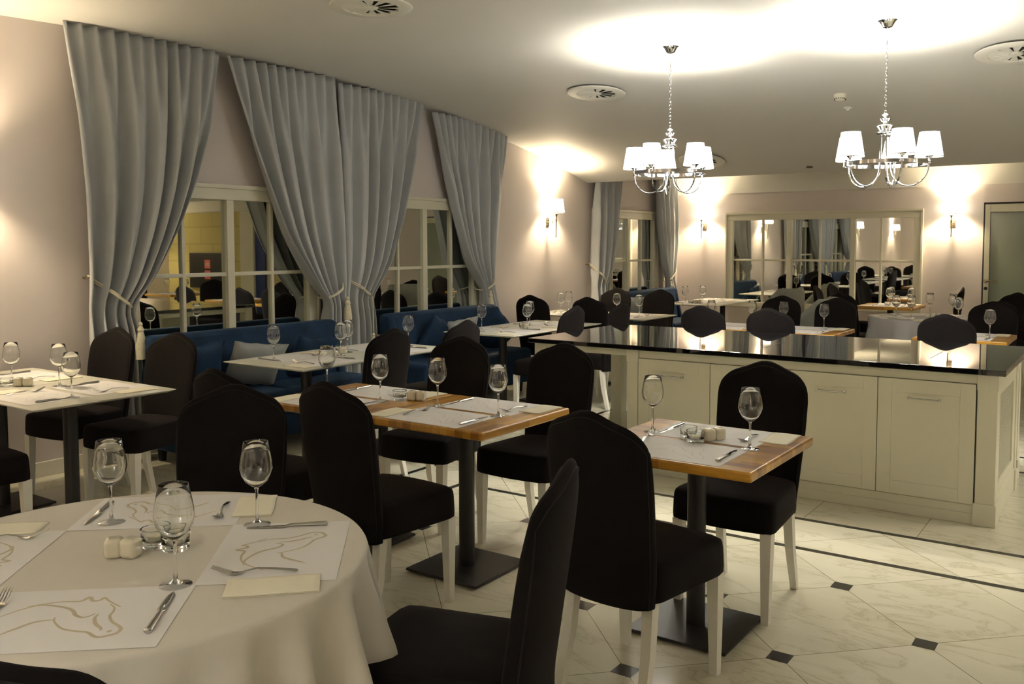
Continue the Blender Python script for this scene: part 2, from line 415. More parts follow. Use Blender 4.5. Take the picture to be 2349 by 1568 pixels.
# windows -----------------------------------------------------------
def window(name, w, z0, z1, mullions, wide, rail, T, pane='pane'):
    """local: x along the window 0..w, y out of the wall (towards room), built then transformed by T"""
    root = empty(name); root['kind'] = 'structure'
    b = MB()
    fr = 0.115
    for (x0, x1, a0, a1) in ((0, w, z1 - fr, z1), (0, w, z0, z0 + .075), (0, fr, z0 + .075, z1 - fr), (w - fr, w, z0 + .075, z1 - fr)):
        b.box(x0, 0, a0, x1, .045, a1, .004)
    for (x0, x1, a0, a1) in ((-.0, w, z1 - .028, z1 + .004), (0, .028, z0, z1 - .028), (w - .028, w, z0, z1 - .028)):
        b.box(x0, .045, a0, x1, .062, a1, .004)
    b.xform(T); b.build('window_frame', 'cream', root)
    b = MB()
    zi0, zi1 = z0 + .075, z1 - fr
    for m in mullions: b.box(m - .014, .006, zi0, m + .014, .034, zi1, .005)
    for m in wide:
        b.box(m - .034, .006, zi0, m + .034, .05, zi1, .006)
    b.box(fr, .006, rail - .015, w - fr, .032, rail + .015, .005)
    b.xform(T); b.build('window_muntins', 'cream', root)
    xs = [fr] + sorted(list(mullions) + list(wide)) + [w - fr]
    for i in range(len(xs) - 1):
        for (a0, a1) in ((zi0, rail), (rail, zi1)):
            p = MB(); p.box(xs[i], .002, a0, xs[i + 1], .008, a1); p.xform(T); p.build('window_pane', pane, root, smooth=False)
    return root
def TL(y0):   # left wall: local x -> +Y, local y -> +X
    return Matrix(((0, 1, 0, XL), (1, 0, 0, y0), (0, 0, 1, 0), (0, 0, 0, 1)))
window('window_1', 1.84, .60, 2.0, (.495, 1.34), (.915,), 1.303, TL(3.645))
window('window_2', 1.84, .60, 2.0, (.54, 1.36), (.92,), 1.303, TL(5.99))
window('window_3', 1.90, .60, 2.0, (.52, 1.38), (.955,), 1.30, TL(10.32), 'pane_bright')
TBk = Matrix(((1, 0, 0, -5.142), (0, -1, 0, YB), (0, 0, 1, 0), (0, 0, 0, 1)))
window('window_4', 2.75, .60, 1.995, (.57, 1.40, 2.22), (.965, 1.85), 1.295, TBk, 'pane_bright')

# glass door --------------------------------------------------------
def door():
    root = empty('door_1', (-1.68, YB, 0)); root['kind'] = 'structure'
    b = MB(); b.box(0, -.03, 0, .02, 0, 2.05, .002); b.box(1.0, -.03, 0, 1.02, 0, 2.05, .002); b.box(.0, -.03, 2.035, 1.02, 0, 2.055, .002); b.build('door_surround', 'gap', root)
    b = MB(); b.box(.02, -.05, 0, .082, -.005, 2.03, .004); b.box(.93, -.05, 0, .998, -.005, 2.03, .004); b.box(.082, -.05, 1.93, .93, -.005, 2.03, .004); b.box(.082, -.05, 0, .93, -.005, .10, .004)
    b.build('door_frame', 'door_frame', root)
    b = MB(); b.box(.075, -.03, .09, .94, -.018, 1.94); b.build('door_glass', 'frost', root, smooth=False)
    b = MB(); b.box(.078, -.034, .1, .085, -.028, 1.93); b.box(.078, -.034, 1.925, .94, -.028, 1.932); b.build('door_seal', 'gap', root, smooth=False)
    b = MB()
    b.tube([(.05, -.05, 1.05), (.05, -.085, 1.05)], .011); b.tube([(.05, -.085, 1.05), (.08, -.092, 1.052), (.13, -.092, 1.052), (.185, -.088, 1.052)], .0095)
    b.tube([(.05, -.05, 1.05), (.05, -.058, 1.05)], .026, 16)
    b.build('door_handle', 'brass', root)
    b = MB(); b.tube([(.05, -.05, .955), (.05, -.058, .955)], .022, 16); b.build('keyhole_plate', 'gap', root)
    # lintel recess line
    b = MB(); b.box(-.004, -.022, 2.055, 1.03, 0, 2.283); b.build('door_lintel', 'wall', root, smooth=False)
    return root
door()

# block wall panel and red signs seen in the window reflection
t = tag(empty('black_panel', (5.62, YB - .05, 0)), 'black wall panel mirrored in the first window, on yellow block wall', 'panel')
b = MB(); b.box(-.72, -.05, .55, .72, 0, 1.36, .01); b.build('panel_board', 'tv', t)
for z, n in ((1.10, 'top'), (.86, 'bottom')):
    s = tag(empty('fire_sign', (5.66, YB - .101, z)), ('upper' if n == 'top' else 'lower') + ' red fire sign on the black panel, mirrored in the first window', 'sign', 'red fire signs')
    b = MB(); b.box(-.10, -.004, -.10, .10, 0, .10); b.build('sign_plate', 'red', s, smooth=False)
    b = MB(); b.box(-.085, -.0055, -.085, .085, -.0042, -.078); b.box(-.085, -.0055, .078, .085, -.0042, .085)
    b.box(-.085, -.0055, -.085, -.078, -.0042, .085); b.box(.078, -.0055, -.085, .085, -.0042, .085)
    b.box(-.05, -.0055, -.05, -.01, -.0042, .05); b.box(.015, -.0055, -.05, .028, -.0042, .06); b.box(.04, -.0055, -.05, .055, -.0042, .03)
    b.build('sign_symbol', 'white', s, smooth=False)

# ------------------------------------------------------------------ curtains
def curtain(name, yl, yr, ztop, npl, side, label, xbase=XL + .128, hook=None, tie=None, tass=None, seed=0):
    """yl, yr: tables (z, y) of the two edges from header to floor. side 'r': window edge is yr"""
    rnd = random.Random(seed)
    root = tag(empty(name, (xbase, (yl[0][1] + yr[0][1]) / 2, 0)), label, 'curtain', 'grey blue curtains tied back at the windows')
    w0 = yr[0][1] - yl[0][1]
    ph = [rnd.uniform(-.35, .35) for _ in range(npl + 2)]; am = [rnd.uniform(.75, 1.25) for _ in range(npl + 2)]
    oy = (yl[0][1] + yr[0][1]) / 2
    def smooth_tab(t, z):
        return sum(interp(t, z + d) for d in (-.06, -.03, 0, .03, .06)) / 5 if z < ztop - .1 else interp(t, z)
    ztie = tie
    def P(u, v):
        z = lerp(ztop, 0.01, v)
        a, c = smooth_tab(yl, z), smooth_tab(yr, z); w = c - a
        k = 1 + 1.0 * max(0, 1 - w / w0)
        if side == 'r': g = 1 - (1 - u) ** k
        else: g = u ** k
        y = a + w * g
        i = int(min(u * npl, npl - 1e-6)); f = u * npl - i
        A_ = .030 if z > ztop - .05 else .03 + .016 * min(1, (ztop - z) / .6)
        dtie = abs(z - ztie)
        A_ *= (1 - .35 * math.exp(-(dtie / .12) ** 2))
        uw = u + .012 * math.sin(9 * u + seed) * (1 - v)
        hi = math.sin(2 * PI * uw * npl)
        lo = math.sin(2 * PI * uw * npl / 2 + .8 * math.sin(7 * u + seed)) 
        lo = math.copysign(abs(lo) ** .7, lo)
        m = min(1, max(0, (ztop - z - .05) / .75)); m = m * m * (3 - 2 * m)
        x = A_ * lerp(am[i], am[i + 1], f) * (hi * (1 - .75 * m) + 1.25 * lo * m) 
        # cloth of the gathered edge swings forward, pulled in at the tie
        x += .05 * math.exp(-(dtie / .5) ** 2) * (u if side == 'r' else 1 - u)
        return Vector((x, y - oy, z))
    b = MB(); b.grid(P, npl * 10, 60)
    o = b.build('drape', 'curtain', root, angle=80)
    md = o.modifiers.new('solid', 'SOLIDIFY'); md.thickness = .003
    # header tape
    b = MB()
    def H(u, v): p = P(u, 0.0); return Vector((p.x * .9 + .003, p.y, ztop - .0 - .045 * v))
    # tie-back cord
    if hook:
        hy, hz = hook
        y0 = interp(yl, ztie); y1 = interp(yr, ztie)
        b = MB()
        for s_ in (0, 1):
            pts = []
            if side == 'r': ya, yb = hy, y1
            else: ya, yb = hy, y0
            for i in range(15):
                t_ = i / 14
                y = lerp(ya, yb, t_); z = lerp(hz, ztie, t_) - .02 * math.sin(PI * t_) + s_ * .018 * (1 - .6 * t_)
                x = lerp(-.06, .075, min(1, t_ * 2.2)) + .012 * math.sin(t_ * PI)
                if t_ > .9: x -= .02
                pts.append((x, y - oy, z))
            b.tube(pts, .007, 6)
        # loop round the gathered edge
        yy = yb - oy; sg = 1 if side == 'r' else -1
        b.tube([(.055, yy, ztie), (.02, yy + sg * .03, ztie), (-.04, yy + sg * .03, ztie + .01), (-.08, yy, ztie + .03)], .007, 6)
        cord = b.build('tieback_cord', 'cord', root)
        b = MB(); b.tube([(-.11, hy - oy, hz), (-.06, hy - oy, hz)], .009, 8); b.lathe([(0, -.012), (.014, -.008), (.014, .008), (0, .012)], 10, (-.055, hy - oy, hz)); b.build('curtain_hook', 'brass', root)
        ty, tz = tass
        b = MB(); ty -= oy
        b.tube([(.078, ty - .0, ztie), (.085, ty, ztie - .05), (.085, ty, tz + .17)], .005, 6)
        b.lathe([(0, .18), (.012, .175), (.018, .16), (.014, .15), (.020, .135), (.026, .12), (.020, .105), (.024, .10), (.032, .06), (.038, .0), (.034, -.06), (.036, -.085), (0, -.085)], 16, (.085, ty, tz),
                wave=lambda a, r, z: (r * (1 + (.07 * math.sin(8 * a) if z < .1 else 0)), 0))
        b.build('tassel', 'cord', cord)
    return root
curtain('curtain', [(2.99, 3.20), (2.42, 3.265), (1.86, 3.306), (1.3, 3.315), (.9, 3.31), (0, 3.34)],
        [(2.99, 4.44), (2.45, 4.33), (1.99, 4.175), (1.70, 4.035), (1.54, 3.94), (1.29, 3.775), (1.10, 3.61), (.9, 3.66), (.4, 3.70), (0, 3.74)], 2.995, 12, 'r',
        'grey curtain at the left of the first window, beside the bare wall', hook=(3.36, 1.31), tie=1.10, tass=(3.65, .82), seed=1)
curtain('curtain', [(2.99, 4.48), (2.33, 4.70), (1.61, 5.014), (1.3, 5.22), (1.127, 5.363), (1.07, 5.46), (.8, 5.43), (0, 5.36)],
        [(2.99, 5.66), (1.6, 5.72), (0, 5.70)], 2.98, 11, 'l', 'grey curtain at the right of the first window, above the tassel', hook=(5.73, 1.24), tie=1.07, tass=(5.66, .90), seed=2)
curtain('curtain', [(2.99, 5.655), (1.6, 5.70), (0, 5.70)],
        [(2.95, 6.85), (2.33, 6.655), (1.78, 6.458), (1.41, 6.27), (1.06, 5.985), (.74, 6.03), (0, 6.10)], 2.945, 11, 'r', 'grey curtain at the left of the second window', hook=(5.74, 1.24), tie=1.06, tass=(5.98, .55), seed=3)
curtain('curtain', [(2.9, 6.93), (1.935, 7.259), (1.353, 7.473), (1.045, 7.723), (.7, 7.74), (0, 7.72)],
        [(2.9, 8.24), (2.06, 8.15), (1.34, 8.02), (1.15, 7.98), (.67, 8.10), (0, 8.14)], 2.845, 12, 'l', 'grey curtain at the right of the second window, beside a wall lamp', hook=(7.98, 1.20), tie=1.045, tass=(7.79, .86), seed=4)
curtain('curtain', [(2.62, 10.27), (1.3, 10.18), (0, 10.2)],
        [(2.62, 10.95), (2.0, 10.88), (1.53, 10.763), (1.24, 10.583), (.987, 10.407), (.7, 10.46), (0, 10.5)], 2.615, 8, 'r', 'grey curtain at the left of the far small window', hook=(10.14, 1.27), tie=.99, tass=(10.46, .75), seed=5)
curtain('curtain', [(2.62, 11.95), (1.785, 12.055), (1.27, 12.152), (.98, 12.276), (.7, 12.28), (0, 12.25)],
        [(2.62, 12.72), (1.53, 12.68), (1.07, 12.56), (.6, 12.73), (0, 12.78)], 2.615, 9, 'l', 'grey curtain hanging in the far left corner of the room', hook=(12.7, 1.25), tie=.98, tass=(12.32, .80), seed=6)

# ------------------------------------------------------------------ lamps
def point(name, parent, loc, power, col, size=.03):
    ld = bpy.data.lights.new(name, 'POINT'); ld.energy = power; ld.color = col; ld.shadow_soft_size = size
    o = bpy.data.objects.new(name, ld); COL.objects.link(o); o.parent = parent; o.location = loc; return o
def make_sconce():
    root = tag(empty('wall_lamp'), None, 'wall lamp')    # local: wall plane y=0, room side -y
    b = MB(); b.box(-.035, -.012, -.055, .035, 0, .055, .004); b.box(-.022, -.022, -.04, .022, -.012, .04, .006); b.build('wall_plate', 'brass', root)
    b = MB(); b.tube([(0, -.02, 0), (0, -.13, 0)], .006); b.lathe([(0, -.012), (.010, -.008), (.013, 0), (.010, .008), (0, .012)], 12, (0, -.075, 0)); b.build('arm', 'brass', root)
    b = MB(); b.lathe([(0, -.185), (.006, -.182), (.009, -.17), (.005, -.16), (.009, -.15), (.006, -.14), (.007, -.135), (.0095, 0), (.011, .01), (.016, .025), (.010, .04), (.008, .06), (.018, .085), (.022, .095), (0, .095)], 14, (0, -.13, 0)); b.build('stem', 'brass', root)
    b = MB()
    pr = [(.105, .115), (.085, .275)]
    b.lathe(pr, 32, (0, -.13, 0)); o = b.build('lamp_shade', 'shade_warm', root); md = o.modifiers.new('s', 'SOLIDIFY'); md.thickness = .002
    b = MB(); b.lathe([(.1075, .112), (.1075, .120), (.1045, .120), (.1045, .112), (.1075, .112)], 32, (0, -.13, 0)); b.build('shade_rim', 'brass', root)
    b = MB(); b.tube([(-.105, -.13, .116), (.105, -.13, .116)], .0025, 6); b.tube([(0, -.13, .09), (0, -.13, .12)], .006, 8); b.build('shade_support', 'brass', root)
    point('bulb', root, (0, -.13, .20), P_SCONCE, WARM, .03)
    return root
SC = Kind(make_sconce)
G = 'wall lamps with white shades'
def rz_left(): return -PI / 2      # local -y (room side) -> +X
# rotation about z by +90deg maps local -y to +x
SC.put((XL, 9.24, 1.80), PI / 2, 'wall lamp on the long left wall, past the curtains', G)
SC.put((-5.49, YB, 1.80), 0, 'wall lamp on the back wall, left of the wide window', G)
SC.put((-2.04, YB, 1.80), 0, 'wall lamp on the back wall, beside the glass door', G)
SC.put((XL, 2.50, 1.80), PI / 2, 'wall lamp just outside the left edge, lighting the left wall', G)
SC.put((XL, -1.6, 1.80), PI / 2, 'wall lamp on the left wall, seen mirrored in the wide window', G)
SC.put((-3.5, YF, 1.80), PI, 'wall lamp on the wall behind the camera, left', G)
SC.put((1.0, YF, 1.80), PI, 'wall lamp on the wall behind the camera, right', G)
for yy, nn in ((5.0, 'near'), (8.5, 'middle'), (12.0, 'far')): SC.put((XR, yy, 1.80), -PI / 2, f'added unseen wall lamp right of the frame, lighting the blocks, {nn} one', G)  # added lamps, out of view, that brighten the mirrored block wall

def make_chandelier():
    root = tag(empty('chandelier'), None, 'chandelier')       # origin on the ceiling
    b = MB(); b.lathe([(0, 0), (.058, 0), (.060, -.006), (.050, -.014), (.040, -.03), (.030, -.048), (.012, -.054), (0, -.054)], 28); b.build('ceiling_canopy', 'chrome', root)
    # cable upper part then chain
    b = MB(); b.tube([(0, 0, -.05), (0, 0, -.15)], .003, 8); b.tube([(0, 0, -.11), (0, 0, -.15)], .007, 8); 
    b.tube([(.004, 0, -.15), (.006, .003, -.3), (-.005, 0, -.45), (.004, -.003, -.58)], .002, 6); b.build('cable', 'chrome', root)
    b = MB(); z = -.155; i = 0
    while z > -.585:
        pts = []
        for k in range(10):
            a = 2 * PI * k / 10; x = .0075 * math.cos(a); zz = .0155 * math.sin(a)
            pts.append((x if i % 2 == 0 else 0, 0 if i % 2 == 0 else x, z - .012 + zz))
        b.tube(pts, .0019, 5, closed=True); z -= .0245; i += 1
    b.build('chain', 'chrome', root)
    b = MB(); b.lathe([(0, -.585), (.012, -.59), (.022, -.60), (.012, -.612), (.006, -.62), (.034, -.625), (.026, -.64), (.014, -.652), (.016, -.66), (.048, -.665), (.052, -.672), (.040, -.69), (.034, -.70), (.05, -.708), (.056, -.716), (.04, -.724), (0, -.728)], 28)
    b.build('hub', 'chrome', root)
    zr = -.91; R_ = .255
    # ring band
    b = MB(); b.lathe([(R_ - .003, zr - .012), (R_ + .003, zr - .012), (R_ + .003, zr + .012), (R_ - .003, zr + .012), (R_ - .003, zr - .012)], 64); b.build('ring', 'chrome', root)
    for k in range(5):
        a = 2 * PI * k / 5; ca, sa = math.cos(a), math.sin(a)
        b = MB(); pts = [(.030, -.715), (.030, -.80), (.032, -.90)]
        rc = (R_ + .006 + .032) / 2; rad = (R_ + .006 - .032) / 2
        for i in range(1, 14):
            t_ = PI * i / 14; pts.append((rc - rad * math.cos(t_), -.92 - .135 * math.sin(t_)))
        pts += [(R_ + .006, -.905), (R_ + .006, -.88)]
        b.tube([(r * ca, r * sa, z) for r, z in pts], .0055, 8)
        arm = b.build('arm', 'chrome', root)
        c = ((R_ + .006) * ca, (R_ + .006) * sa, 0)
        b = MB(); b.lathe([(0, -.925), (.010, -.92), (.013, -.905), (.009, -.895), (.010, -.885), (.026, -.868), (.028, -.864), (0, -.862)], 16, c); b.build('candle_cup', 'chrome', arm)
        b = MB(); b.lathe([(.083, -.872), (.058, -.718)], 32, c); o = b.build('lamp_shade', 'shade_cool', arm); md = o.modifiers.new('s', 'SOLIDIFY'); md.thickness = .0015
        b = MB(); b.lathe([(.085, -.875), (.085, -.870), (.082, -.870), (.082, -.875), (.085, -.875)], 32, c); b.build('shade_rim', 'steel', arm)
        b = MB(); b.lathe([(.060, -.720), (.060, -.717), (.057, -.717), (.057, -.720), (.060, -.720)], 32, c); b.build('shade_rim', 'steel', arm)
        point('bulb', arm, (c[0], c[1], -.80), P_CHAND, COOL, .025)
    return root
CH = Kind(make_chandelier)
GC = 'five armed chrome chandeliers'
def cam_ang(x, y): return math.atan2(-y, -x)
CH.put((-2.84, 6.07, ceil_z(6.07)), cam_ang(-2.84, 6.07) + math.radians(43), 'left chrome chandelier with five white shades', GC)
CH.put((-1.376, 6.15, ceil_z(6.15)), cam_ang(-1.376, 6.15) + math.radians(22), 'right chrome chandelier with five white shades', GC)
CH.put((1.6, 6.3, ceil_z(6.3)), 0.3, 'added unseen chandelier beyond the right edge, for fill light', GC)  # added out of view as fill light for the room
CH.put((-1.2, -1.2, ceil_z(-1.2)), 0.6, 'added unseen chandelier behind the camera, lighting the foreground', GC)  # unseen extra, put in to light the foreground
CH.put((3.6, 2.2, ceil_z(2.2)), 0.6, 'added unseen chandelier right of the camera, for fill light', GC)  # unseen extra, put in as fill from the right

# ceiling vents
def make_vent():
    root = tag(empty('ceiling_vent'), None, 'ceiling vent')
    b = MB(); b.lathe([(.17, -.004), (.175, -.012), (.245, -.012), (.255, -.006), (.257, 0), (.16, 0), (.17, -.004)], 48); b.build('vent_ring', 'vent', root)
    b = MB(); b.lathe([(0, -.001), (.172, -.001)], 32); b.lathe([(0,-.0002),(.172,-.0002)], 32); b.build('duct_opening', 'dark', root)
    b = MB(); b.lathe([(0, -.014), (.04, -.014), (.045, -.008), (.045, -.002)], 24); b.build('vent_hub', 'vent', root)
    for k in range(12):
        a = 2 * PI * k / 12
        m = Matrix.Rotation(a, 4, 'Z') @ Matrix.Rotation(0, 4, 'X')
        b = MB(); vs = []
        pts = [(.035, -.001, -.010), (.172, -.002, -.010), (.172, .062, -.002), (.035, .014, -.003)]
        A = [b.bm.verts.new(m @ Vector(p)) for p in pts]; B = [b.bm.verts.new(m @ (Vector(p) + Vector((0, 0, -.002)))) for p in pts]
        b.bm.faces.new(A); b.bm.faces.new(B[::-1])
        for i in range(4): b.bm.faces.new((A[i], A[(i + 1) % 4], B[(i + 1) % 4], B[i]))
        b.build('vent_blade', 'vent', root, smooth=False)
    return root
VT = Kind(make_vent)
def tilt_on_ceiling(o, y):
    s = (ceil_z(y + .25) - ceil_z(y - .25)) / .5
    o.rotation_mode = 'QUATERNION'
    n = Vector((0, -s, 1)).normalized()
    q = Vector((0, 0, 1)).rotation_difference(n)
    o.rotation_quaternion = q
def vent(x, y, lab):
    o = VT.put((x, y, ceil_z(y) - .022 if y > 5 else 3.0), 0, lab, 'round swirl ceiling vents'); tilt_on_ceiling(o, y); return o
vent(-3.957, 4.146, 'round swirl vent cut by the top edge, nearest one')
vent(-3.99, 7.01, 'round swirl vent left of the left chandelier')
vent(-4.08, 9.55, 'round swirl vent behind the left chandelier shades')
vent(-.76, 7.17, 'round swirl vent at the upper right edge')
t = tag(empty('smoke_detector', (-2.12, 7.85, ceil_z(7.85))), 'cream round smoke detector on the ceiling', 'smoke detector'); tilt_on_ceiling(t, 7.85)
b = MB(); b.lathe([(0, 0), (.052, 0), (.054, -.012), (.05, -.032), (.044, -.04), (.03, -.05), (0, -.052)], 28); b.build('detector_body', 'detector', t)
b = MB()
for k in range(16):
    a = 2 * PI * k / 16; b.box(-.003, .040, -.043, .003, .048, -.036, mat=Matrix.Rotation(a, 4, 'Z'))
b.build('detector_grille', 'gap', t)
t = tag(empty('ceiling_sensor', (-2.16, 8.24, ceil_z(8.24))), 'small white ceiling sensor next to the smoke detector', 'sensor')
b = MB(); b.lathe([(0, 0.01), (.034, 0.01), (.034, -.008), (.014, -.014), (.011, -.026), (0, -.03)], 20); b.build('sensor_body', 'vent', t)
t = tag(empty('brown_downlight', (-3.02, 10.02, ceil_z(10.02))), 'tiny brown spot fitting at the edge of the ceiling', 'spotlight')
b = MB(); b.lathe([(0, 0.01), (.035, 0.01), (.035, -.01), (0, -.014)], 20); b.build('spot_body', 'brown', t)

# ------------------------------------------------------------------ chairs
TOP = [(0, 1.0), (.12, .998), (.25, .989), (.38, .977), (.5, .967), (.6, .960), (.7, .952), (.8, .938), (.89, .919), (.95, .898), (.985, .872), (1, .84)]
def top_of(u):
    u = abs(u)
    for (a, za), (b_, zb) in zip(TOP, TOP[1:]):
        if u <= b_: return lerp(za, zb, (u - a) / (b_ - a))
    return TOP[-1][1]
def hw(z):   # half width of the back
    return interp([(1.0, .207), (.83, .208), (.72, .206), (.6, .199), (.5, .192), (.36, .180)], z)
def back_pt(u, v, side, full=1.0):
    zt = top_of(u); z = lerp(.355, zt, v)
    x = u * hw(z)
    y = -.218 - .15 * max(0, (z - .42)) + .035 * (abs(u) ** 2.2)   # leans back, wraps round
    t = .074 * max(0, (1 - abs(u) ** 7)) ** .5 * max(0, (1 - v ** 12)) ** .5 * (1 - .25 * v)
    return Vector((x, y + side * t / 2 * full, z))
def make_chair():
    root = tag(empty('dining_chair'), None, 'chair')
    b = MB(); nu, nv = 28, 22
    us = [-1 + 2 * i / nu for i in range(nu + 1)]
    us = [math.copysign(1 - (1 - abs(u)) ** 1.5, u) for u in us]
    vs_ = [1 - (1 - j / nv) ** 1.6 for j in range(nv + 1)]
    def bpt(i, j, s):
        return back_pt(us[i], vs_[j], s)
    Fg = [[b.bm.verts.new(bpt(i, j, 1)) for i in range(nu + 1)] for j in range(nv + 1)]
    Bg = [[b.bm.verts.new(bpt(i, j, -1)) for i in range(nu + 1)] for j in range(nv + 1)]
    for g in (Fg, Bg):
        for j in range(nv):
            for i in range(nu): b.bm.faces.new((g[j][i], g[j][i + 1], g[j + 1][i + 1], g[j + 1][i]))
    for i in range(nu): b.bm.faces.new((Fg[0][i], Fg[0][i + 1], Bg[0][i + 1], Bg[0][i]))
    bmesh.ops.remove_doubles(b.bm, verts=b.bm.verts[:], dist=.0004)
    b.build('backrest', 'fabric', root, angle=70)
    for s_ in (1, -1):
        pts = []
        for k in range(12): pts.append(back_pt(-.955, k / 12 * .93, s_, 1.0))
        for k in range(25):
            u = -.955 + 1.91 * k / 24; pts.append(back_pt(u, .965, s_, 1.02))
        for k in range(12): pts.append(back_pt(.955, (11 - k) / 12 * .93, s_, 1.0))
        b = MB(); b.tube(pts, .0028, 5); b.build('piping', 'piping', root)
    # seat: rounded front, curved plan at the rear
    b = MB()
    def outline(n=44):
        P = []
        for (x0, y0, x1, y1, k) in ((-.19, -.20, .19, -.20, 10), (.19, -.20, .222, .225, 10), (.222, .225, -.222, .225, 12), (-.222, .225, -.19, -.20, 10)):
            for i in range(k): P.append((lerp(x0, x1, i / k), lerp(y0, y1, i / k)))
        Q = []
        for x, y in P:
            if y <= -.1999: y = -.235 + .06 * abs(x / .19) ** 2.5
            if y >= .2249: y = .225 + .022 * (1 - (x / .222) ** 2)
            Q.append((x, y))
        # soften corners
        for _ in range(1): Q = [((Q[i - 1][0] + 3 * Q[i][0] + Q[(i + 1) % len(Q)][0]) / 5, (Q[i - 1][1] + 3 * Q[i][1] + Q[(i + 1) % len(Q)][1]) / 5) for i in range(len(Q))]
        return Q
    O = outline(); n = len(O); rings = []
    for (sc, z) in ((.94, .368), (.985, .37), (1.0, .376), (1.004, .40), (1.0, .43), (.995, .46), (.985, .482), (.965, .494), (.92, .500), (.7, .507), (.4, .510), (.12, .511)):
        rings.append([b.bm.verts.new((x * sc, .005 + (y - .005) * sc, z)) for x, y in O])
    for a, c in zip(rings, rings[1:]):
        for i in range(n): b.bm.faces.new((a[i], a[(i + 1) % n], c[(i + 1) % n], c[i]))
    b.bm.faces.new(rings[0][::-1]); b.bm.faces.new(rings[-1])
    b.build('seat', 'fabric', root, angle=60)
    for sx in (-1, 1):
        b = MB(); b.taper((sx * .190, .205, .372), (sx * .190, .210, 0), .046, .030, .046, .030); b.build('leg', 'leg', root, smooth=False)
        b = MB(); v0 = b.taper((sx * .155, -.165, .372), (sx * .160, -.185, .20), .042, .036, .040, .036); b.taper((sx * .160, -.185, .20), (sx * .166, -.235, 0), .036, .029, .036, .030)
        b.build('leg', 'leg', root, smooth=False)
    return root
CHAIR = Kind(make_chair)
def chair(x, y, deg, label, group=None):
    """deg: direction the sitter faces, 0 = +X, 90 = +Y"""
    return CHAIR.put((x, y, 0), math.radians(deg - 90), label, group)
GB = 'black fabric dining chairs'
chair(-1.385, 3.70, 270, 'black chair between the oak table and the white island', GB)
chair(-1.41, 2.785, 84, 'black chair seen from behind, nearest the small oak table', GB)
chair(-2.59, 2.744, 88, 'black chair seen from behind, near side of the joined oak tables, right seat', GB)
chair(-3.29, 2.744, 90, 'black chair half hidden behind another, near left end of joined oak tables', GB)
chair(-2.545, 3.845, 270, 'black chair past the joined oak tables, right seat with back to island end', GB)
chair(-3.21, 3.83, 275, 'black chair past the joined oak tables, left seat', GB)
chair(-4.22, 4.28, 180, 'black chair facing the first blue sofa, nearer of two', GB)
chair(-4.21, 5.03, 180, 'black chair facing the first blue sofa, farther of two', GB)
chair(-5.42, 3.02, 277, 'black chair by the first curtain, left of the two behind white table', GB)
chair(-4.80, 3.04, 279, 'black chair before the sofa end, right of the two behind white table', GB)
chair(-4.70, 2.02, 90, 'black chair with only its seat corner showing at the left edge', GB)
chair(-2.65, 1.96, 308, 'black chair on the far side of the round table, facing the camera', GB)
chair(-1.43, 1.78, 200, 'black chair seen side-on in the foreground, right of the round table', GB)
chair(-1.49, .69, 143, 'black chair whose top shows in the bottom left corner', GB)
chair(-4.34, 6.76, 180, 'black chair facing the second blue sofa, nearer of two', GB)
chair(-4.24, 7.44, 180, 'black chair facing the second blue sofa, farther of two', GB)
chair(-5.30, 8.20, 92, 'black chair by the bare left wall below the wall lamp', GB)
chair(-4.60, 8.20, 92, 'black chair beside the one below the wall lamp, to its right', GB)
chair(-5.24, 9.45, 270, 'black chair in front of the far small window, left one', GB)
chair(-4.66, 9.42, 268, 'black chair in front of the far small window, right one', GB)
chair(-3.12, 7.62, 90, 'black chair behind the island, leftmost of three with backs to it', GB)
chair(-2.53, 7.64, 90, 'black chair behind the island, middle of three with backs to it', GB)
chair(-1.20, 7.74, 90, 'black chair behind the island, rightmost of three with backs to it', GB)
chair(-3.03, 8.92, 270, 'black chair in front of the grey armchair, across the oak pair', GB)
chair(-2.46, 8.86, 270, 'black chair across the oak pair, next to the cloth covered table', GB)
chair(-2.62, 10.65, 60, 'black chair between the cloth covered table and the wide window', GB)
chair(-3.16, 11.85, 5, 'black chair under the wide window, left of small oak table, nearer one', GB)
chair(-3.12, 12.35, 355, 'black chair under the wide window, left of small oak table, farther one', GB)
chair(-2.08, 12.15, 185, 'black chair side-on against the back wall near the door', GB)
chair(-1.10, 9.02, 270, 'black chair facing the camera beyond the right oak table', GB)
chair(-1.27, 9.70, 135, 'black chair peeking out between two others near the door', GB)
chair(-1.25, 10.91, 237, 'black chair before the glass door, cut by the right edge', GB)
# reflected only
chair(1.6, 8.55, 200, 'black chair mirrored in the first window, by an oak table', GB)
chair(.35, 9.0, 20, 'black chair mirrored in the first window, left of an oak table', GB)

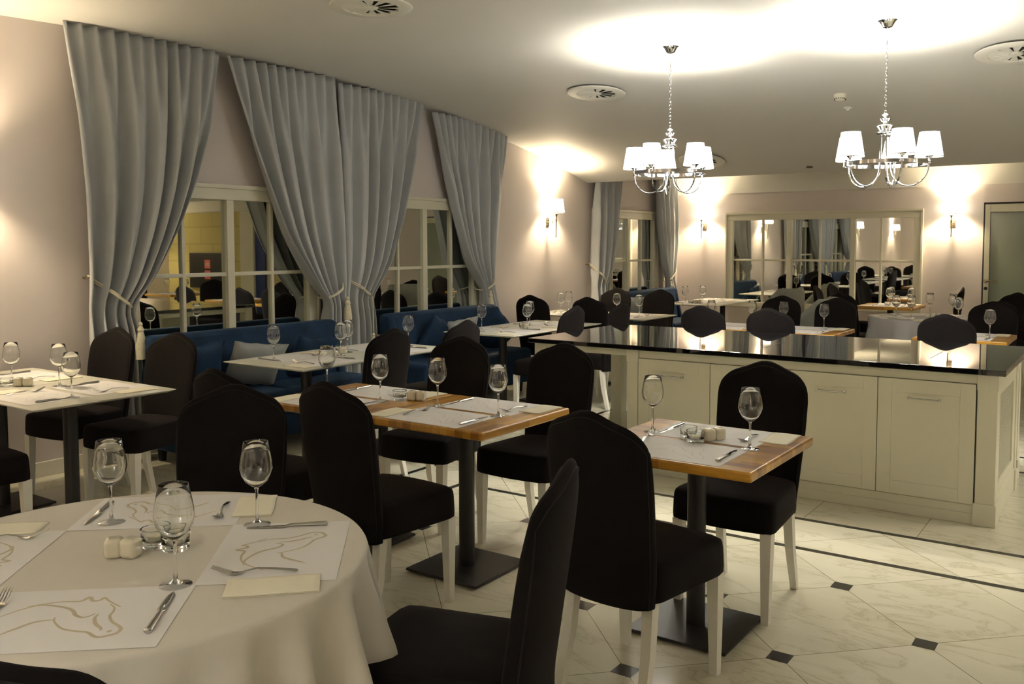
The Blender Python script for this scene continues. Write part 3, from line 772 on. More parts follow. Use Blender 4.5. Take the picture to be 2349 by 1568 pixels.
# ------------------------------------------------------------------ tables
def add_pedestal(root, h, r=.037, plate=.205):
    b = MB(); b.tube([(0, 0, .014), (0, 0, h)], r, 28); b.build('column', 'black_metal', root)
    b = MB(); b.box(-plate, -plate, .008, plate, plate, .02, .003); b.box(-plate + .02, -plate + .02, 0, plate - .02, plate - .02, .008); b.build('base_plate', 'black_metal', root)
    b = MB(); b.box(-.12, -.02, h - .012, .12, .02, h, .002); b.box(-.02, -.12, h - .012, .02, .12, h, .002); b.build('top_bracket', 'black_metal', root)
def make_oak():
    root = tag(empty('oak_table'), None, 'table')
    b = MB(); b.box(-.35, -.355, .712, .35, .355, .75, .009, 3); b.build('tabletop', 'wood', root, angle=50)
    add_pedestal(root, .712); return root
def make_white():
    root = tag(empty('white_table'), None, 'table')
    b = MB()
    W1, D1 = .378, .388
    r = [[(-W1, -D1, .750), (W1, -D1, .750), (W1, D1, .750), (-W1, D1, .750)], [(-W1 - .001, -D1 - .001, .746), (W1 + .001, -D1 - .001, .746), (W1 + .001, D1 + .001, .746), (-W1 - .001, D1 + .001, .746)],
         [(-W1 + .03, -D1 + .03, .733), (W1 - .03, -D1 + .03, .733), (W1 - .03, D1 - .03, .733), (-W1 + .03, D1 - .03, .733)]]
    V = [[b.bm.verts.new(p) for p in q] for q in r]
    for a, c in zip(V, V[1:]):
        for i in range(4): b.bm.faces.new((a[i], a[(i + 1) % 4], c[(i + 1) % 4], c[i]))
    b.bm.faces.new(V[0]); b.bm.faces.new(V[2][::-1])
    b.build('tabletop', 'white_top', root, smooth=False)
    add_pedestal(root, .733); return root
OAK, WHITE = Kind(make_oak), Kind(make_white)

# --- tableware
def make_glass():
    root = tag(empty('wine_glass'), None, 'wine glass')
    b = MB(); b.lathe([(0, .0), (.033, .0), (.0365, .0015), (.034, .003), (.022, .0045), (.012, .0075), (.0055, .015), (.0042, .03), (.0037, .07), (.0042, .098), (.0065, .105), (0, .1055)], 32); b.build('stem', 'stemware', root, angle=80)
    b = MB(); b.lathe([(.0, .1065), (.006, .1068), (.014, .111), (.030, .124), (.041, .142), (.0455, .160), (.0440, .180), (.0385, .208), (.0335, .2345), (.0329, .2350), (.0323, .2345), (.0373, .208), (.0428, .180), (.0443, .160), (.0398, .1430), (.0288, .1258), (.0135, .1135), (.005, .111), (.0, .1108)], 40); b.build('bowl', 'stemware', root, angle=80)
    return root
def make_mat():
    root = tag(empty('placemat'), None, 'placemat')
    b = MB(); b.box(-.225, -.160, .0006, .225, .160, .0012); b.build('mat_sheet', 'paper', root, smooth=False)
    return root
HORSE = [[(-0.142, -0.356), (-0.11, -0.317), (-0.077, -0.299), (-0.025, -0.317), (0.0, -0.338), (0.013, -0.361), (0.032, -0.376), (0.046, -0.369), (0.052, -0.356)],
[(-0.105, -0.304), (-0.07, -0.291), (-0.038, -0.285), (-0.003, -0.286), (0.005, -0.271), (0.011, -0.265), (0.024, -0.287), (0.038, -0.284), (0.043, -0.271), (0.062, -0.295), (0.094, -0.327)],
[(0.067, -0.31), (0.082, -0.33), (0.087, -0.353), (0.087, -0.374), (0.101, -0.404), (0.121, -0.427), (0.131, -0.444), (0.129, -0.463), (0.116, -0.473), (0.099, -0.479), (0.086, -0.471), (0.069, -0.453), (0.047, -0.446), (0.017, -0.433), (-0.003, -0.413), (-0.02, -0.387), (-0.024, -0.37)],
[(-0.103, -0.449), (-0.083, -0.42), (-0.057, -0.39), (-0.024, -0.382)],
[(0.06, -0.362), (0.059, -0.379), (0.067, -0.404), (0.078, -0.422), (0.089, -0.435), (0.092, -0.447)], [(0.108, -0.457), (0.115, -0.448)]]
def spline(pts, k=5):
    out = []; n = len(pts)
    for i in range(n - 1):
        p0, p1, p2, p3 = pts[max(i - 1, 0)], pts[i], pts[i + 1], pts[min(i + 2, n - 1)]
        for j in range(k):
            t = j / k
            out.append(tuple(.5 * (2 * p1[d] + (p2[d] - p0[d]) * t + (2 * p0[d] - 5 * p1[d] + 4 * p2[d] - p3[d]) * t * t + (-p0[d] + 3 * p1[d] - 3 * p2[d] + p3[d]) * t ** 3) for d in (0, 1)))
    out.append(pts[-1]); return out
def ribbon(b, pts, w, z, taper=True):
    P = [Vector((x, y, z)) for x, y in pts]; n = len(P); row = []
    for i, p in enumerate(P):
        t = (P[min(i + 1, n - 1)] - P[max(i - 1, 0)]).normalized(); s = Vector((-t.y, t.x, 0))
        ww = w * (.35 + .65 * math.sin(PI * (i + .5) / n)) if taper else w
        row.append((b.bm.verts.new(p + s * ww / 2), b.bm.verts.new(p - s * ww / 2)))
    for a, c in zip(row, row[1:]): b.bm.faces.new((a[0], a[1], c[1], c[0]))
def add_horse(root, mat, w):
    b = MB()
    for s in HORSE: ribbon(b, spline([(x - .0, y + .375) for x, y in s]), w, .00145)
    b.build('horse_drawing', mat, root, smooth=False)
def make_mat_bold(): r = make_mat(); add_horse(r, 'ink', .0085); return r
def make_mat_fine(): r = make_mat(); add_horse(r, 'ink_grey', .0022); return r
def make_knife():
    root = tag(empty('knife'), None, 'knife')
    b = MB()   # handle from y=-.11 to -.01, blade to .11
    sec = [(-.110, .0045, .004), (-.107, .0085, .0055), (-.06, .0075, .005), (-.015, .006, .0045), (-.005, .0065, .004), (.005, .010, .002), (.05, .0105, .0016), (.09, .008, .0013), (.108, .002, .001)]
    R_ = []
    for y, w, h in sec:
        R_.append([b.bm.verts.new((w * math.cos(a) - (.002 if y > 0 else 0), y, h + h * math.sin(a))) for a in [2 * PI * k / 10 for k in range(10)]])
    for a, c in zip(R_, R_[1:]):
        for i in range(10): b.bm.faces.new((a[i], a[(i + 1) % 10], c[(i + 1) % 10], c[i]))
    b.bm.faces.new(R_[0][::-1]); b.bm.faces.new(R_[-1]); b.build('knife_body', 'steel', root); return root
def make_fork():
    root = tag(empty('fork'), None, 'fork')
    b = MB()
    sec = [(-.10, .003, .0012, .0035), (-.096, .008, .0015, .004), (-.05, .0062, .0015, .010), (-.005, .0035, .0016, .013), (.02, .0035, .0016, .008), (.032, .009, .0012, .004), (.046, .0125, .001, .0025), (.056, .0125, .0009, .004)]
    R_ = []
    for y, w, h, z in sec:
        R_.append([b.bm.verts.new((w * math.cos(a), y, z + h * math.sin(a))) for a in [2 * PI * k / 8 for k in range(8)]])
    for a, c in zip(R_, R_[1:]):
        for i in range(8): b.bm.faces.new((a[i], a[(i + 1) % 8], c[(i + 1) % 8], c[i]))
    b.bm.faces.new(R_[0][::-1]); b.bm.faces.new(R_[-1]); b.build('fork_handle', 'steel', root)
    for k in range(4):
        x = -.0102 + .0068 * k
        b = MB(); b.tube([(x, .054, .004), (x, .07, .009), (x * .95, .085, .016), (x * .93, .099, .021)], [.0019, .0017, .0014, .0009], 6); b.build('tine', 'steel', root)
    return root
def make_napkin():
    root = tag(empty('napkin'), None, 'napkin')
    b = MB()
    def f(z0, amp):
        def g(u, v): return Vector((lerp(-.055, .055, u) + .002 * math.sin(7 * v), lerp(-.105, .105, v), z0 + amp * math.sin(3 * u + 2 * v) ** 2))
        return g
    b.grid(f(.0015, .0), 8, 14); b.grid(f(.0036, .0012), 8, 14)
    for g0, g1 in ():
        pass
    o = b.build('napkin_fold', 'napkin', root); md = o.modifiers.new('s', 'SOLIDIFY'); md.thickness = .0012
    return root
def make_shakers(n):
    def mk():
        root = tag(empty('salt_shaker'), None, 'shaker')
        b = MB(); b.box(-.023, -.023, 0, .023, .023, .05, .013, 5); b.build('shaker_body', 'ceramic', root, angle=60)
        b = MB()
        for x, y in ((0, 0), (.005, 0), (-.005, 0)): b.lathe([(0, .0502), (.001, .0502)], 6, (x, y, 0))
        b.build('shaker_holes', 'gap', root); return root
    return mk
def make_jar():
    root = tag(empty('candle_holder'), None, 'candle holder')
    b = MB(); b.lathe([(0, 0), (.030, 0), (.034, .004), (.036, .045), (.037, .048), (.032, .048), (.029, .022), (.024, .016), (0, .015)], 24); b.build('glass_cup', 'thick_glass', root)
    b = MB(); b.lathe([(0, .016), (.018, .016), (.018, .028), (0, .028)], 20); b.lathe([(0, .028), (.0008, .028), (.0008, .036), (0, .036)], 6); b.build('tealight', 'napkin', root)
    return root
GLASS, MATB, MATF, KNIFE, FORK, NAP, JAR, SHAKE = Kind(make_glass), Kind(make_mat_bold), Kind(make_mat_fine), Kind(make_knife), Kind(make_fork), Kind(make_napkin), Kind(make_jar), Kind(make_shakers(0))

def setting(cx, cy, deg, tname, side, z=.75, my=-.178, glass=(.215, -.03), items='mkfng', bold=False, kn=(.19, 0, 0), fk=(-.155, .03, 0), nk=(-.255, -.05, 0), rnd=None):
    """place setting: the sitter looks along deg; local x right, y forward; my = mat centre"""
    a = math.radians(deg - 90); ca, sa = math.cos(a), math.sin(a)
    rnd = rnd or random.Random(int((cx * 13 + cy * 7 + deg) * 100))
    def T(x, y): return (cx + ca * x - sa * y, cy + sa * x + ca * y)
    j = lambda s: rnd.uniform(-s, s)
    if 'm' in items:
        x, y = T(0, my); (MATB if bold else MATF).put((x, y, z), a + j(.01), f'white paper placemat, {side} of {tname}', 'paper placemats')
    if 'k' in items:
        x, y = T(kn[0], my + kn[1] + .01); KNIFE.put((x, y, z + .0015), a + kn[2] + j(.04), f'steel knife, {side} of {tname}', 'knives')
    if 'n' in items:
        x, y = T(nk[0], my + nk[1]); NAP.put((x, y, z), a + nk[2] + j(.05), f'folded cream napkin, {side} of {tname}', 'napkins')
    if 'f' in items:
        x, y = T(fk[0], my + fk[1]); FORK.put((x, y, z + .0015), a + fk[2] + j(.06), f'steel fork, {side} of {tname}', 'forks')
    if 'g' in items:
        x, y = T(*glass); GLASS.put((x, y, z + .0005), a, f'empty wine glass, {side} of {tname}', 'wine glasses')
def caddy(x, y, deg, tname, z=.75, gap=.056, jar=True):
    a = math.radians(deg); dx, dy = math.cos(a), math.sin(a)
    SHAKE.put((x, y, z), a, f'cream shaker nearer the glass holder on {tname}', 'salt and pepper shakers')
    SHAKE.put((x + dx * .048, y + dy * .048, z), a, f'cream shaker farther from the glass holder on {tname}', 'salt and pepper shakers')
    if jar: JAR.put((x - dx * .066, y - dy * .066, z), a, f'clear glass candle holder on {tname}', 'candle holders')
def table(kind, cx, cy, deg, label, group):
    k = OAK if kind == 'oak' else WHITE
    return k.put((cx, cy, 0), math.radians(deg), label, group)

# small oak table
N1 = 'the small oak table by the island'
table('oak', -1.417, 3.306, 0, 'small square oak table in front of the white island', 'oak tables')
setting(-1.417, 3.306, 90, N1, 'near side', glass=(.218, -.012), items='mkfg', fk=(-.195, .13, .15))
setting(-1.417, 3.306, 270, N1, 'far side', glass=(.230, -.07))
caddy(-1.385, 3.345, 60, N1)
JAR.put((-1.475, 3.35, .75), 0, 'second clear glass candle holder on the small oak table', 'candle holders')
# joined oak tables
table('oak', -2.575, 3.306, 90, 'right one of the two joined oak tables', 'oak tables'); table('oak', -3.28, 3.306, 90, 'left one of the two joined oak tables', 'oak tables')
N2, N3 = 'the right joined oak table', 'the left joined oak table'
setting(-2.59, 3.306, 90, N2, 'near side', glass=(.215, -.02)); setting(-2.56, 3.306, 270, N2, 'far side', glass=(.205, -.02))
setting(-3.29, 3.306, 90, N3, 'near side', glass=(.205, -.04)); setting(-3.27, 3.306, 270, N3, 'far side', glass=(.34, -.10))
caddy(-2.985, 3.39, 20, N3)
# white tables along the left wall, near
table('white', -4.668, 2.55, 0, 'white square table nearest the camera on the left, right one of the pair', 'white tables'); table('white', -5.43, 2.55, 0, 'white square table cut by the left edge, beside the wall', 'white tables')
N4, N5 = 'the right white table of the near pair', 'the white table at the left edge'
setting(-4.668, 2.55, 90, N4, 'near side', glass=(.19, -.09)); setting(-4.668, 2.55, 270, N4, 'far side', glass=(.245, -.08))
setting(-5.43, 2.55, 90, N5, 'near side'); setting(-5.43, 2.55, 270, N5, 'far side', glass=(.25, -.08))
caddy(-5.10, 2.50, 40, N4)
# white tables before the first sofa
table('white', -4.655, 4.20, 90, 'near white table before the first blue sofa', 'white tables'); table('white', -4.655, 4.955, 90, 'far white table before the first blue sofa', 'white tables')
N6, N7 = 'the near white table at the first sofa', 'the far white table at the first sofa'
setting(-4.655, 4.22, 0, N6, 'sofa side', glass=(.17, -.15)); setting(-4.655, 4.20, 180, N6, 'chair side', glass=(.29, -.04))
setting(-4.655, 4.955, 0, N7, 'sofa side', glass=(.30, -.06)); setting(-4.655, 4.955, 180, N7, 'chair side', glass=(.25, -.04))
caddy(-4.72, 4.60, -35, N7)
# second sofa
table('white', -4.745, 6.64, 90, 'near white table before the second blue sofa', 'white tables'); table('white', -4.745, 7.40, 90, 'far white table before the second blue sofa', 'white tables')
N8, N9 = 'the near white table at the second sofa', 'the far white table at the second sofa'
setting(-4.745, 6.64, 0, N8, 'sofa side', glass=(.08, -.18)); setting(-4.745, 6.64, 180, N8, 'chair side', glass=(.22, -.12))
setting(-4.745, 7.40, 0, N9, 'sofa side', glass=(.20, -.08)); setting(-4.745, 7.40, 180, N9, 'chair side', items='mkfn')
caddy(-4.70, 6.93, -40, N8)
# row by the bare wall
table('white', -4.575, 8.80, 0, 'white table right of the one against the bare left wall', 'white tables'); table('white', -5.335, 8.80, 0, 'white table standing against the bare left wall', 'white tables')
N10, N11 = 'the right white table past the wall lamp', 'the white table at the bare wall'
setting(-4.575, 8.80, 90, N10, 'near side', glass=(.14, -.06)); setting(-4.575, 8.80, 270, N10, 'far side', glass=(.0, -.30), items='mkfn')
GLASS.put((-4.76, 8.84, .7505), 0, 'empty wine glass on the right white table past the wall lamp, left of two', 'wine glasses')
setting(-5.335, 8.80, 90, N11, 'near side', glass=(-.03, -.16)); setting(-5.335, 8.80, 270, N11, 'far side', glass=(.1, -.12))
# far corner
table('white', -4.785, 11.23, 90, 'near white table before the far sofa', 'white tables'); table('white', -4.785, 11.99, 90, 'far white table before the far sofa', 'white tables')
N12, N13 = 'the near white table in the far corner', 'the far white table in the far corner'
setting(-4.785, 11.23, 0, N12, 'sofa side', glass=(.33, -.08)); setting(-4.785, 11.23, 180, N12, 'chair side', glass=(-.18, -.10))
setting(-4.785, 11.99, 0, N13, 'sofa side', items='mkfn'); setting(-4.785, 11.99, 180, N13, 'chair side', items='mkfn')
caddy(-4.80, 11.10, 10, N12)
# oak pair behind the island
table('oak', -2.49, 8.22, 0, 'right oak table of the pair behind the island', 'oak tables'); table('oak', -3.20, 8.22, 0, 'left oak table of the pair behind the island', 'oak tables')
N14, N15 = 'the right oak table behind the island', 'the left oak table behind the island'
setting(-2.49, 8.22, 90, N14, 'near side', glass=(.13, .13)); setting(-2.49, 8.22, 270, N14, 'far side', glass=(.27, -.22))
setting(-3.20, 8.22, 90, N15, 'near side', glass=(.14, .20)); setting(-3.20, 8.22, 270, N15, 'far side', glass=(.23, -.09))
# right oak table
table('oak', -1.20, 8.40, 0, 'oak table behind the right end of the island', 'oak tables')
N16 = 'the oak table behind the island right end'
setting(-1.20, 8.40, 90, N16, 'near side', glass=(.19, -.06)); setting(-1.20, 8.40, 270, N16, 'far side', items='mkfn')
# oak table at the back wall
table('oak', -2.60, 12.12, 0, 'oak table at the back wall below the wide window', 'oak tables')
N17 = 'the oak table below the wide window'
setting(-2.60, 12.12, 90, N17, 'near side', glass=(.05, -.30)); setting(-2.60, 12.12, 270, N17, 'far side', glass=(-.02, .05))
GLASS.put((-2.32, 11.95, .7505), 0, 'empty wine glass at the right end of the oak table below wide window', 'wine glasses')
JAR.put((-2.62, 12.05, .75), 0, 'glass candle holder on the oak table below the wide window', 'candle holders')
# mirrored-only table
table('oak', 1.05, 8.9, 0, 'oak table out of frame, mirrored in the first window', 'oak tables')
N18 = 'the oak table mirrored in the first window'
setting(1.05, 8.9, 90, N18, 'near side'); setting(1.05, 8.9, 270, N18, 'far side')
caddy(1.05, 8.9, 30, N18)

# ------------------------------------------------------------------ round tables under cloths
def round_table(cx, cy, r, mat, label, clabel, seed, nf=17):
    t = tag(empty('round_table', (cx, cy, 0)), label, 'table')
    b = MB(); b.lathe([(0, .728), (r - .012, .728), (r - .008, .733), (r - .008, .745), (r - .012, .748), (0, .748)], 48); b.build('tabletop', 'leg', t)
    add_pedestal(t, .728, .04, .25)
    rnd = random.Random(seed)
    cl = MB()
    n = 240
    comps = [(rnd.randint(nf - 3, nf + 8), rnd.uniform(0, 6.28), rnd.uniform(.6, 1)) for _ in range(3)] + [(rnd.randint(6, 9), rnd.uniform(0, 6.28), .7)]
    def wv(a, rr, z):
        if z > .74: return rr, 0
        d = (.745 - z) / .745
        s = sum(w * math.sin(k * a + p) for k, p, w in comps) / 2.2
        s = math.copysign(abs(s) ** .75, s); amp = .068 * min(1, d * 3.0) ** 1.0
        return rr + .03 * d + amp * (s + .1), 0
    prof = [(0, .7525), (r * .5, .7525), (r * .9, .7525), (r - .008, .7522), (r, .7505), (r + .004, .744), (r + .005, .73)]
    for k in range(1, 22): prof.append((r + .005, lerp(.73, .008, k / 21)))
    cl.lathe(prof, n, (0, 0, 0), wave=wv)
    o = cl.build('tablecloth', mat, None, angle=80, loc=(cx, cy, 0)); md = o.modifiers.new('s', 'SOLIDIFY'); md.thickness = .0015; md.offset = -1
    tag(o, clabel, 'tablecloth', 'floor length tablecloths')
    return t
RX, RY = -2.067, 1.258
round_table(RX, RY, .598, 'cloth', 'round table hidden beneath the near white cloth', 'long white tablecloth over the round table in the foreground', 5)
NR = 'the foreground round table'
ZR = .7527
for k, nm in ((41, 'right'), (131, 'far'), (221, 'left'), (311, 'front')):
    setting(RX, RY, k + 180, NR, nm + ' place', z=ZR, my=-.382, items='mkfn', bold=True, fk=(-.165, .035, .0), nk=(-.25, -.02, .05))
GLASS.put((-1.995, 1.612, ZR), 0, 'large wine glass on the round table, at its far right place', 'wine glasses')
GLASS.put((-2.350, 1.392, ZR), 0, 'large wine glass on the round table, at its far left place', 'wine glasses')
GLASS.put((-1.790, 1.212, ZR), 0, 'wine glass on the round table, nearest the camera', 'wine glasses')
SHAKE.put((-2.082, 1.238, ZR), math.radians(50), 'left cream ceramic shaker on the foreground round table', 'salt and pepper shakers')
SHAKE.put((-2.046, 1.262, ZR), math.radians(20), 'right cream ceramic shaker on the foreground round table', 'salt and pepper shakers')
JAR.put((-2.070, 1.345, ZR), 0, 'clear glass candle holder on the foreground round table, left one', 'candle holders')
JAR.put((-2.005, 1.360, ZR), 0, 'clear glass candle holder on the foreground round table, right one', 'candle holders')
GX, GY = -1.82, 10.30
round_table(GX, GY, .60, 'grey_cloth', 'round table hidden beneath the far grey cloth', 'long grey tablecloth over the round table behind the island', 9, 10)
NG = 'the far cloth covered table'
for k, nm in ((30, 'right'), (120, 'back'), (210, 'left'), (300, 'front')):
    setting(GX, GY, k + 180, NG, nm + ' place', z=ZR, my=-.39, items='mkfn', bold=True)
for (x, y), nm in zip(((-1.956, 10.09), (-2.113, 10.12), (-1.66, 10.72), (-1.90, 10.78), (-1.50, 10.02)), ('front centre', 'front left', 'back right', 'back left', 'front right')):
    GLASS.put((x, y, ZR), 0, f'wine glass on the far cloth covered table, {nm}', 'wine glasses')
caddy(-1.78, 10.25, 200, NG, z=ZR)

# ------------------------------------------------------------------ sofas
def sofa(y0, y1, label, xf=-5.19):
    w = y1 - y0; root = tag(empty('sofa', (XL + .17, (y0 + y1) / 2, 0)), label, 'sofa', 'blue velvet sofas along the window wall')
    D = xf - (XL + .17); h = w / 2
    b = MB(); b.box(.06, -h + .02, .10, D - .03, h - .02, .27, .015); b.build('base', 'blue', root)
    for sx in (.1, D - .1):
        for sy in (-h + .1, h - .1):
            b = MB(); b.taper((sx, sy, .105), (sx, sy, 0), .05, .035); b.build('leg', 'blue_dark', root, smooth=False)
    nseg = 2
    for k in range(nseg):
        a, c = -h + k * w / nseg, -h + (k + 1) * w / nseg
        b = MB(); g = b.box(.10, a + .003, .265, D, c - .003, .455, .045, 4)
        for v in b.bm.verts:
            if v.co.z > .40: v.co.z += .018 * math.cos((v.co.y - (a + c) / 2) / (c - a) * PI) * math.cos((v.co.x - D / 2) / D * 2)
        b.build('seat_cushion', 'blue', root, angle=60)
    # back: leaning
    b = MB(); b.box(0, -h + .02, .30, .13, h - .02, .895, .035, 4)
    for v in b.bm.verts: v.co.x += .16 * max(0, (.895 - v.co.z)) * .9 * (1 if v.co.x > .06 else .15)
    b.build('backrest', 'blue', root, angle=60)
    for sgn in (-1, 1):       # short wings
        b = MB()
        b.box(0, -.04, .30, .26, .04, .885, .03, 4)
        for v in b.bm.verts:
            v.co.z -= .0
            if v.co.x > .13: v.co.x -= .13 * max(0, (v.co.z - .45)) / .43
            v.co.y += sgn * (h - .045)
        b.build('side_wing', 'blue', root, angle=60)
    b = MB()
    for k in range(1, 3): yy = -h + w * k / 3; b.box(.1 + .02, yy - .002, .46, .136, yy + .002, .88)
    return root
sofa(3.66, 5.46, 'blue velvet sofa below the first window')
sofa(6.09, 7.80, 'blue velvet sofa below the second window')
sofa(10.25, 12.35, 'blue velvet sofa in the far corner below the small window')
def make_pillow():
    root = tag(empty('cushion'), None, 'cushion')
    b = MB()
    def side(s):
        def g(u, v):
            x, y = 2 * u - 1, 2 * v - 1
            t = (1 - abs(x) ** 2.6) * (1 - abs(y) ** 2.6)
            pin = 1 - .07 * (1 - x * x) * abs(y) - 0
            pin2 = 1 - .07 * (1 - y * y) * abs(x)
            return Vector((x * .22 * pin2, s * .075 * max(t, 0) ** .55, y * .19 * pin + .004 * math.sin(9 * x + 3 * y)))
        return g
    b.grid(side(1), 20, 18); b.grid(side(-1), 20, 18); bmesh.ops.remove_doubles(b.bm, verts=b.bm.verts[:], dist=.0005)
    b.build('cushion_cover', 'pillow', root, angle=80)
    b = MB(); pts = []
    for k in range(40):
        a = k / 40 * 4; i = int(a); f = a - i
        u, v = [(f, 0), (1, f), (1 - f, 1), (0, 1 - f)][i]
        pts.append(side(1)(u, v))
    b.tube(pts, .0035, 5, closed=True); b.build('cushion_piping', 'pillow', root)
    return root
def pillow(x, y, z, rz, tilt, mat, lab, roll=0):
    o = make_pillow() if mat not in PP else dup(PP[mat])
    if mat not in PP:
        PP[mat] = o
        for c in o.children: c.data.materials[0] = M[mat]
    o.location = (x, y, z); o.rotation_euler = (tilt, roll, rz); tag(o, lab, 'cushion', 'loose sofa cushions'); return o
PP = {}
pillow(-5.46, 4.42, .635, math.radians(78), math.radians(28), 'pillow', 'grey satin cushion leaning on the first blue sofa', .12)
pillow(-5.58, 3.98, .64, math.radians(80), math.radians(20), 'blue', 'blue velvet cushion at the near end of the first sofa', -.1)
pillow(-5.52, 5.05, .62, math.radians(88), math.radians(25), 'blue', 'blue velvet cushion at the far end of the first sofa', .1)
pillow(-5.52, 6.62, .65, math.radians(100), math.radians(22), 'blue', 'blue velvet cushion at the near end of the second sofa', .3)
pillow(-5.48, 6.92, .64, math.radians(85), math.radians(26), 'pillow', 'grey satin cushion on the second blue sofa', -.08)
pillow(-5.48, 7.52, .63, math.radians(82), math.radians(30), 'blue', 'blue velvet cushion at the far end of the second sofa', .7)
pillow(-5.50, 10.72, .66, math.radians(70), math.radians(20), 'pillow', 'grey satin cushion on the far corner sofa', .05)
pillow(-5.46, 11.1, .62, math.radians(95), math.radians(24), 'blue', 'blue velvet cushion on the far corner sofa', .1)

# ------------------------------------------------------------------ grey tub armchairs
def make_armchair():
    root = tag(empty('tub_armchair'), None, 'armchair')      # faces +y
    def shell(s):
        def g(u, v):
            a = lerp(-1, 1, u); ang = a * 2.05   # wraps round behind
            top = .94 - .34 * max(0, (abs(a) - .5) / .5) ** 1.1 if abs(a) > .5 else .94
            z = lerp(.30, top, v)
            r = .31 + .05 * (z - .3) + s * (.035 * max(0, 1 - v ** 8) ** .5)
            return Vector((r * math.sin(ang), -r * math.cos(ang) * .95, z))
        return g
    b = MB(); b.grid(shell(1), 40, 12); b.grid(shell(-1), 40, 12)
    bmesh.ops.remove_doubles(b.bm, verts=b.bm.verts[:], dist=.0006)
    b.build('backrest', 'gray_velvet', root, angle=80)
    b = MB(); b.lathe([(0, .30), (.27, .30), (.29, .33), (.29, .45), (.26, .48), (0, .485)], 32, (0, .02, 0)); b.build('seat', 'gray_velvet', root)
    for sx in (-1, 1):
        for sy in (-1, 1):
            b = MB(); b.taper((sx * .2, sy * .19, .31), (sx * .22, sy * .23, 0), .045, .028); b.build('leg', 'leg', root, smooth=False)
    return root
ARM = Kind(make_armchair)
ARM.put((-4.06, 12.15, 0), math.radians(180 - 90 - 8), 'grey tub armchair with sloping arms before the wide window, left one', 'grey tub armchairs')
ARM.put((-3.02, 10.05, 0), math.radians(180 - 90 + 5), 'grey tub armchair partly hidden by black chairs, right one', 'grey tub armchairs')

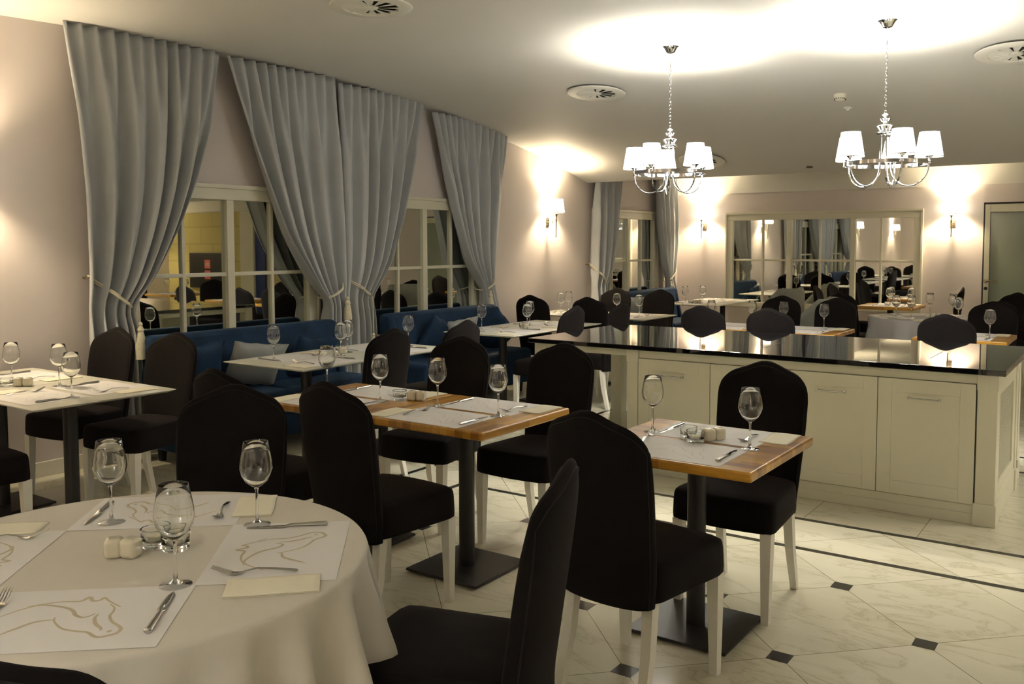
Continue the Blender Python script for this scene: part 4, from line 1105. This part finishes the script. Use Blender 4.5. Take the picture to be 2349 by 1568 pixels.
# ------------------------------------------------------------------ island
def island():
    root = tag(empty('island_cabinet', (-1.7, 5.9, 0)), 'cream painted island cabinet with four doors and lattice end', 'cabinet')
    ox, oy = 1.7, -5.9
    def bx(b, x0, y0, z0, x1, y1, z1, bev=.003): b.box(x0 + ox, y0 + oy, z0, x1 + ox, y1 + oy, z1, bev)
    X0, X1, Y0, Y1 = -2.825, -.600, 5.385, 6.40
    b = MB(); bx(b, X0 + .05, Y0 + .03, .02, X1 - .05, Y1 - .02, .80)
    bx(b, X0 + .04, Y0 + .012, .0, X1 - .05, Y0 + .05, .107); bx(b, X0 + .04, Y0 + .006, .0, X1 - .05, Y0 + .05, .06)     # plinth front
    bx(b, X0 + .09, Y0 + .010, .772, X1 - .105, Y0 + .05, .826)            # top rail
    b.build('carcass', 'island', root, angle=30)
    # corner posts
    for (x0, x1, y0, y1) in ((X0, X0 + .088, Y0, Y0 + .088), (X1 - .105, X1, Y0, Y0 + .105), (X1 - .085, X1, Y1 - .085, Y1), (X0, X0 + .088, Y1 - .088, Y1)):
        b = MB(); bx(b, x0 + .004, y0 + .004, .12, x1 - .004, y1 - .004, .82); bx(b, x0 - .004, y0 - .004, 0, x1 + .004, y1 + .004, .122); bx(b, x0, y0, .742, x1, y1, .826)
        b.build('corner_post', 'island', root, angle=30)
    # open bay legs and skirt
    for (x0, y0) in ((-3.60, 6.57), (-3.60, 5.42)):
        b = MB(); bx(b, x0 + .006, y0 + .006, .12, x0 + .104, y0 + .104, .826); bx(b, x0, y0, 0, x0 + .11, y0 + .11, .14)
        b.build('leg', 'island', root, angle=30)
    b = MB(); bx(b, -3.52, 5.435, .775, -2.80, 5.46, .826); bx(b, -3.52, 6.60, .775, -2.80, 6.63, .826); bx(b, -3.585, 5.5, .775, -3.56, 6.6, .826); bx(b, -2.83, 6.36, .0, -.62, 6.38, .826)
    bx(b, -2.8, 6.60, .775, -.62, 6.63, .826)
    b.build('skirt_rail', 'island', root, angle=30)
    for (x0, y0) in ((-.72, 6.56),):
        b = MB(); bx(b, x0 + .006, y0 + .006, .12, x0 + .104, y0 + .104, .826); bx(b, x0, y0, 0, x0 + .11, y0 + .11, .14)
        b.build('leg', 'island', root, angle=30)
    xs = [-2.737, -2.228, -1.715, -1.213, -.707]
    hx = [(-2.57, -2.406), (-2.06, -1.90), (-1.558, -1.385), (-1.05, -.877)]
    for i in range(4):
        a, c = xs[i] + .002, xs[i + 1] - .002; z0, z1 = .111, .770
        b = MB(); bx(b, a - .003, Y0 + .016, z0 - .003, c + .003, Y0 + .02, z1 + .003); b.build('door_gap', 'gap', root, smooth=False)
        b = MB(); fr = .075
        bx(b, a, Y0 + .004, z0, c, Y0 + .018, z1, .0015)
        bx(b, a, Y0 + .0005, z0, a + fr, Y0 + .006, z1, .001); bx(b, c - fr, Y0 + .0005, z0, c, Y0 + .006, z1, .001)
        bx(b, a + fr, Y0 + .0005, z0, c - fr, Y0 + .006, z0 + fr, .001); bx(b, a + fr, Y0 + .0005, z1 - fr, c - fr, Y0 + .006, z1, .001)
        d = b.build('door', 'island', root, angle=25)
        h0, h1 = hx[i]
        b = MB(); zz = .668
        b.tube([(h0 + ox, Y0 - .022 + oy, zz), (h1 + ox, Y0 - .022 + oy, zz)], .0048, 10)
        for h in (h0 + .008, h1 - .008):
            b.tube([(h + ox, Y0 + .002 + oy, zz), (h + ox, Y0 - .024 + oy, zz)], .006, 10); b.lathe([(0, -.009), (.007, -.007), (.0095, 0), (.007, .007), (0, .009)], 10, (h + ox, Y0 - .022 + oy, zz))
        b.build('handle', 'steel', d)
    # end panel with lattice
    b = MB(); y0, y1 = Y0 + .10, Y1 - .08
    bx(b, X1 - .03, y0, .0, X1 - .006, y1, .135); bx(b, X1 - .03, y0, .70, X1 - .012, y1, .826)
    bx(b, X1 - .03, y0, .135, X1 - .012, y0 + .10, .70); bx(b, X1 - .03, y1 - .10, .135, X1 - .012, y1, .70); bx(b, X1 - .03, y0 + .1, .135, X1 - .012, y1 - .1, .20)
    b.build('end_panel', 'island', root, angle=30)
    b = MB(); ya, yb, za, zb = y0 + .10, y1 - .10, .20, .70
    b.box(X1 - .045 + ox, ya + oy, za, X1 - .042 + ox, yb + oy, zb); b.build('lattice_backing', 'gap', root, smooth=False)
    b = MB(); st = .024
    def seg(d):
        k = -int((zb - za) / st) - 2
        while k * st < (yb - ya) + (zb - za):
            # line y = ya + k*st + t, z = za + t (d=1) or z = zb - t
            y_s = ya + k * st; t0 = max(0, ya - y_s); t1 = min(zb - za, yb - y_s)
            if t1 - t0 > .005:
                p = [(y_s + t0, za + t0 if d > 0 else zb - t0), (y_s + t1, za + t1 if d > 0 else zb - t1)]
                w = .0045
                xx0, xx1 = X1 - .026, X1 - .022
                q = [b.bm.verts.new((xx + ox, yy + oy, zz + s)) for xx in (xx0, xx1) for (yy, zz) in p for s in (-w, w)]
                b.bm.faces.new((q[0], q[1], q[3], q[2])); b.bm.faces.new((q[4], q[6], q[7], q[5])); b.bm.faces.new((q[0], q[4], q[5], q[1])); b.bm.faces.new((q[2], q[3], q[7], q[6])); b.bm.faces.new((q[0], q[2], q[6], q[4])); b.bm.faces.new((q[1], q[5], q[7], q[3]))
            k += 1
    seg(1); seg(-1); b.build('lattice', 'island', root, smooth=False)
    # worktop
    w = tag(empty('worktop', (-2.09, 6.06, .86)), 'polished black stone worktop on the cream island', 'worktop')
    b = MB(); b.box(-3.60 + 2.09, 5.345 - 6.06, -.032, -.565 + 2.09, 6.70 - 6.06, 0, .003); b.build('worktop_slab', 'black_top', w, smooth=False)
    for xa, ya, xb, yb in ((-1.985, 5.70, -2.0, 6.10), (-.995, 5.70, -1.005, 6.10)):
        b = MB(); b.taper((xa + 2.09, ya - 6.06, .0006), (xb + 2.09, yb - 6.06, .0006), .004, .004, .004, .004)
        b = MB(); b.box(xa + 2.088, ya - 6.06, 0, xa + 2.092, yb - 6.06, .0007); b.build('panel_joint', 'gap', w, smooth=False)
    b = MB(); b.box(-3.5 + 2.09, 5.43 - 6.06, -.036, -.66 + 2.09, 6.62 - 6.06, -.032); b.build('support_board', 'island', w, smooth=False)
island()
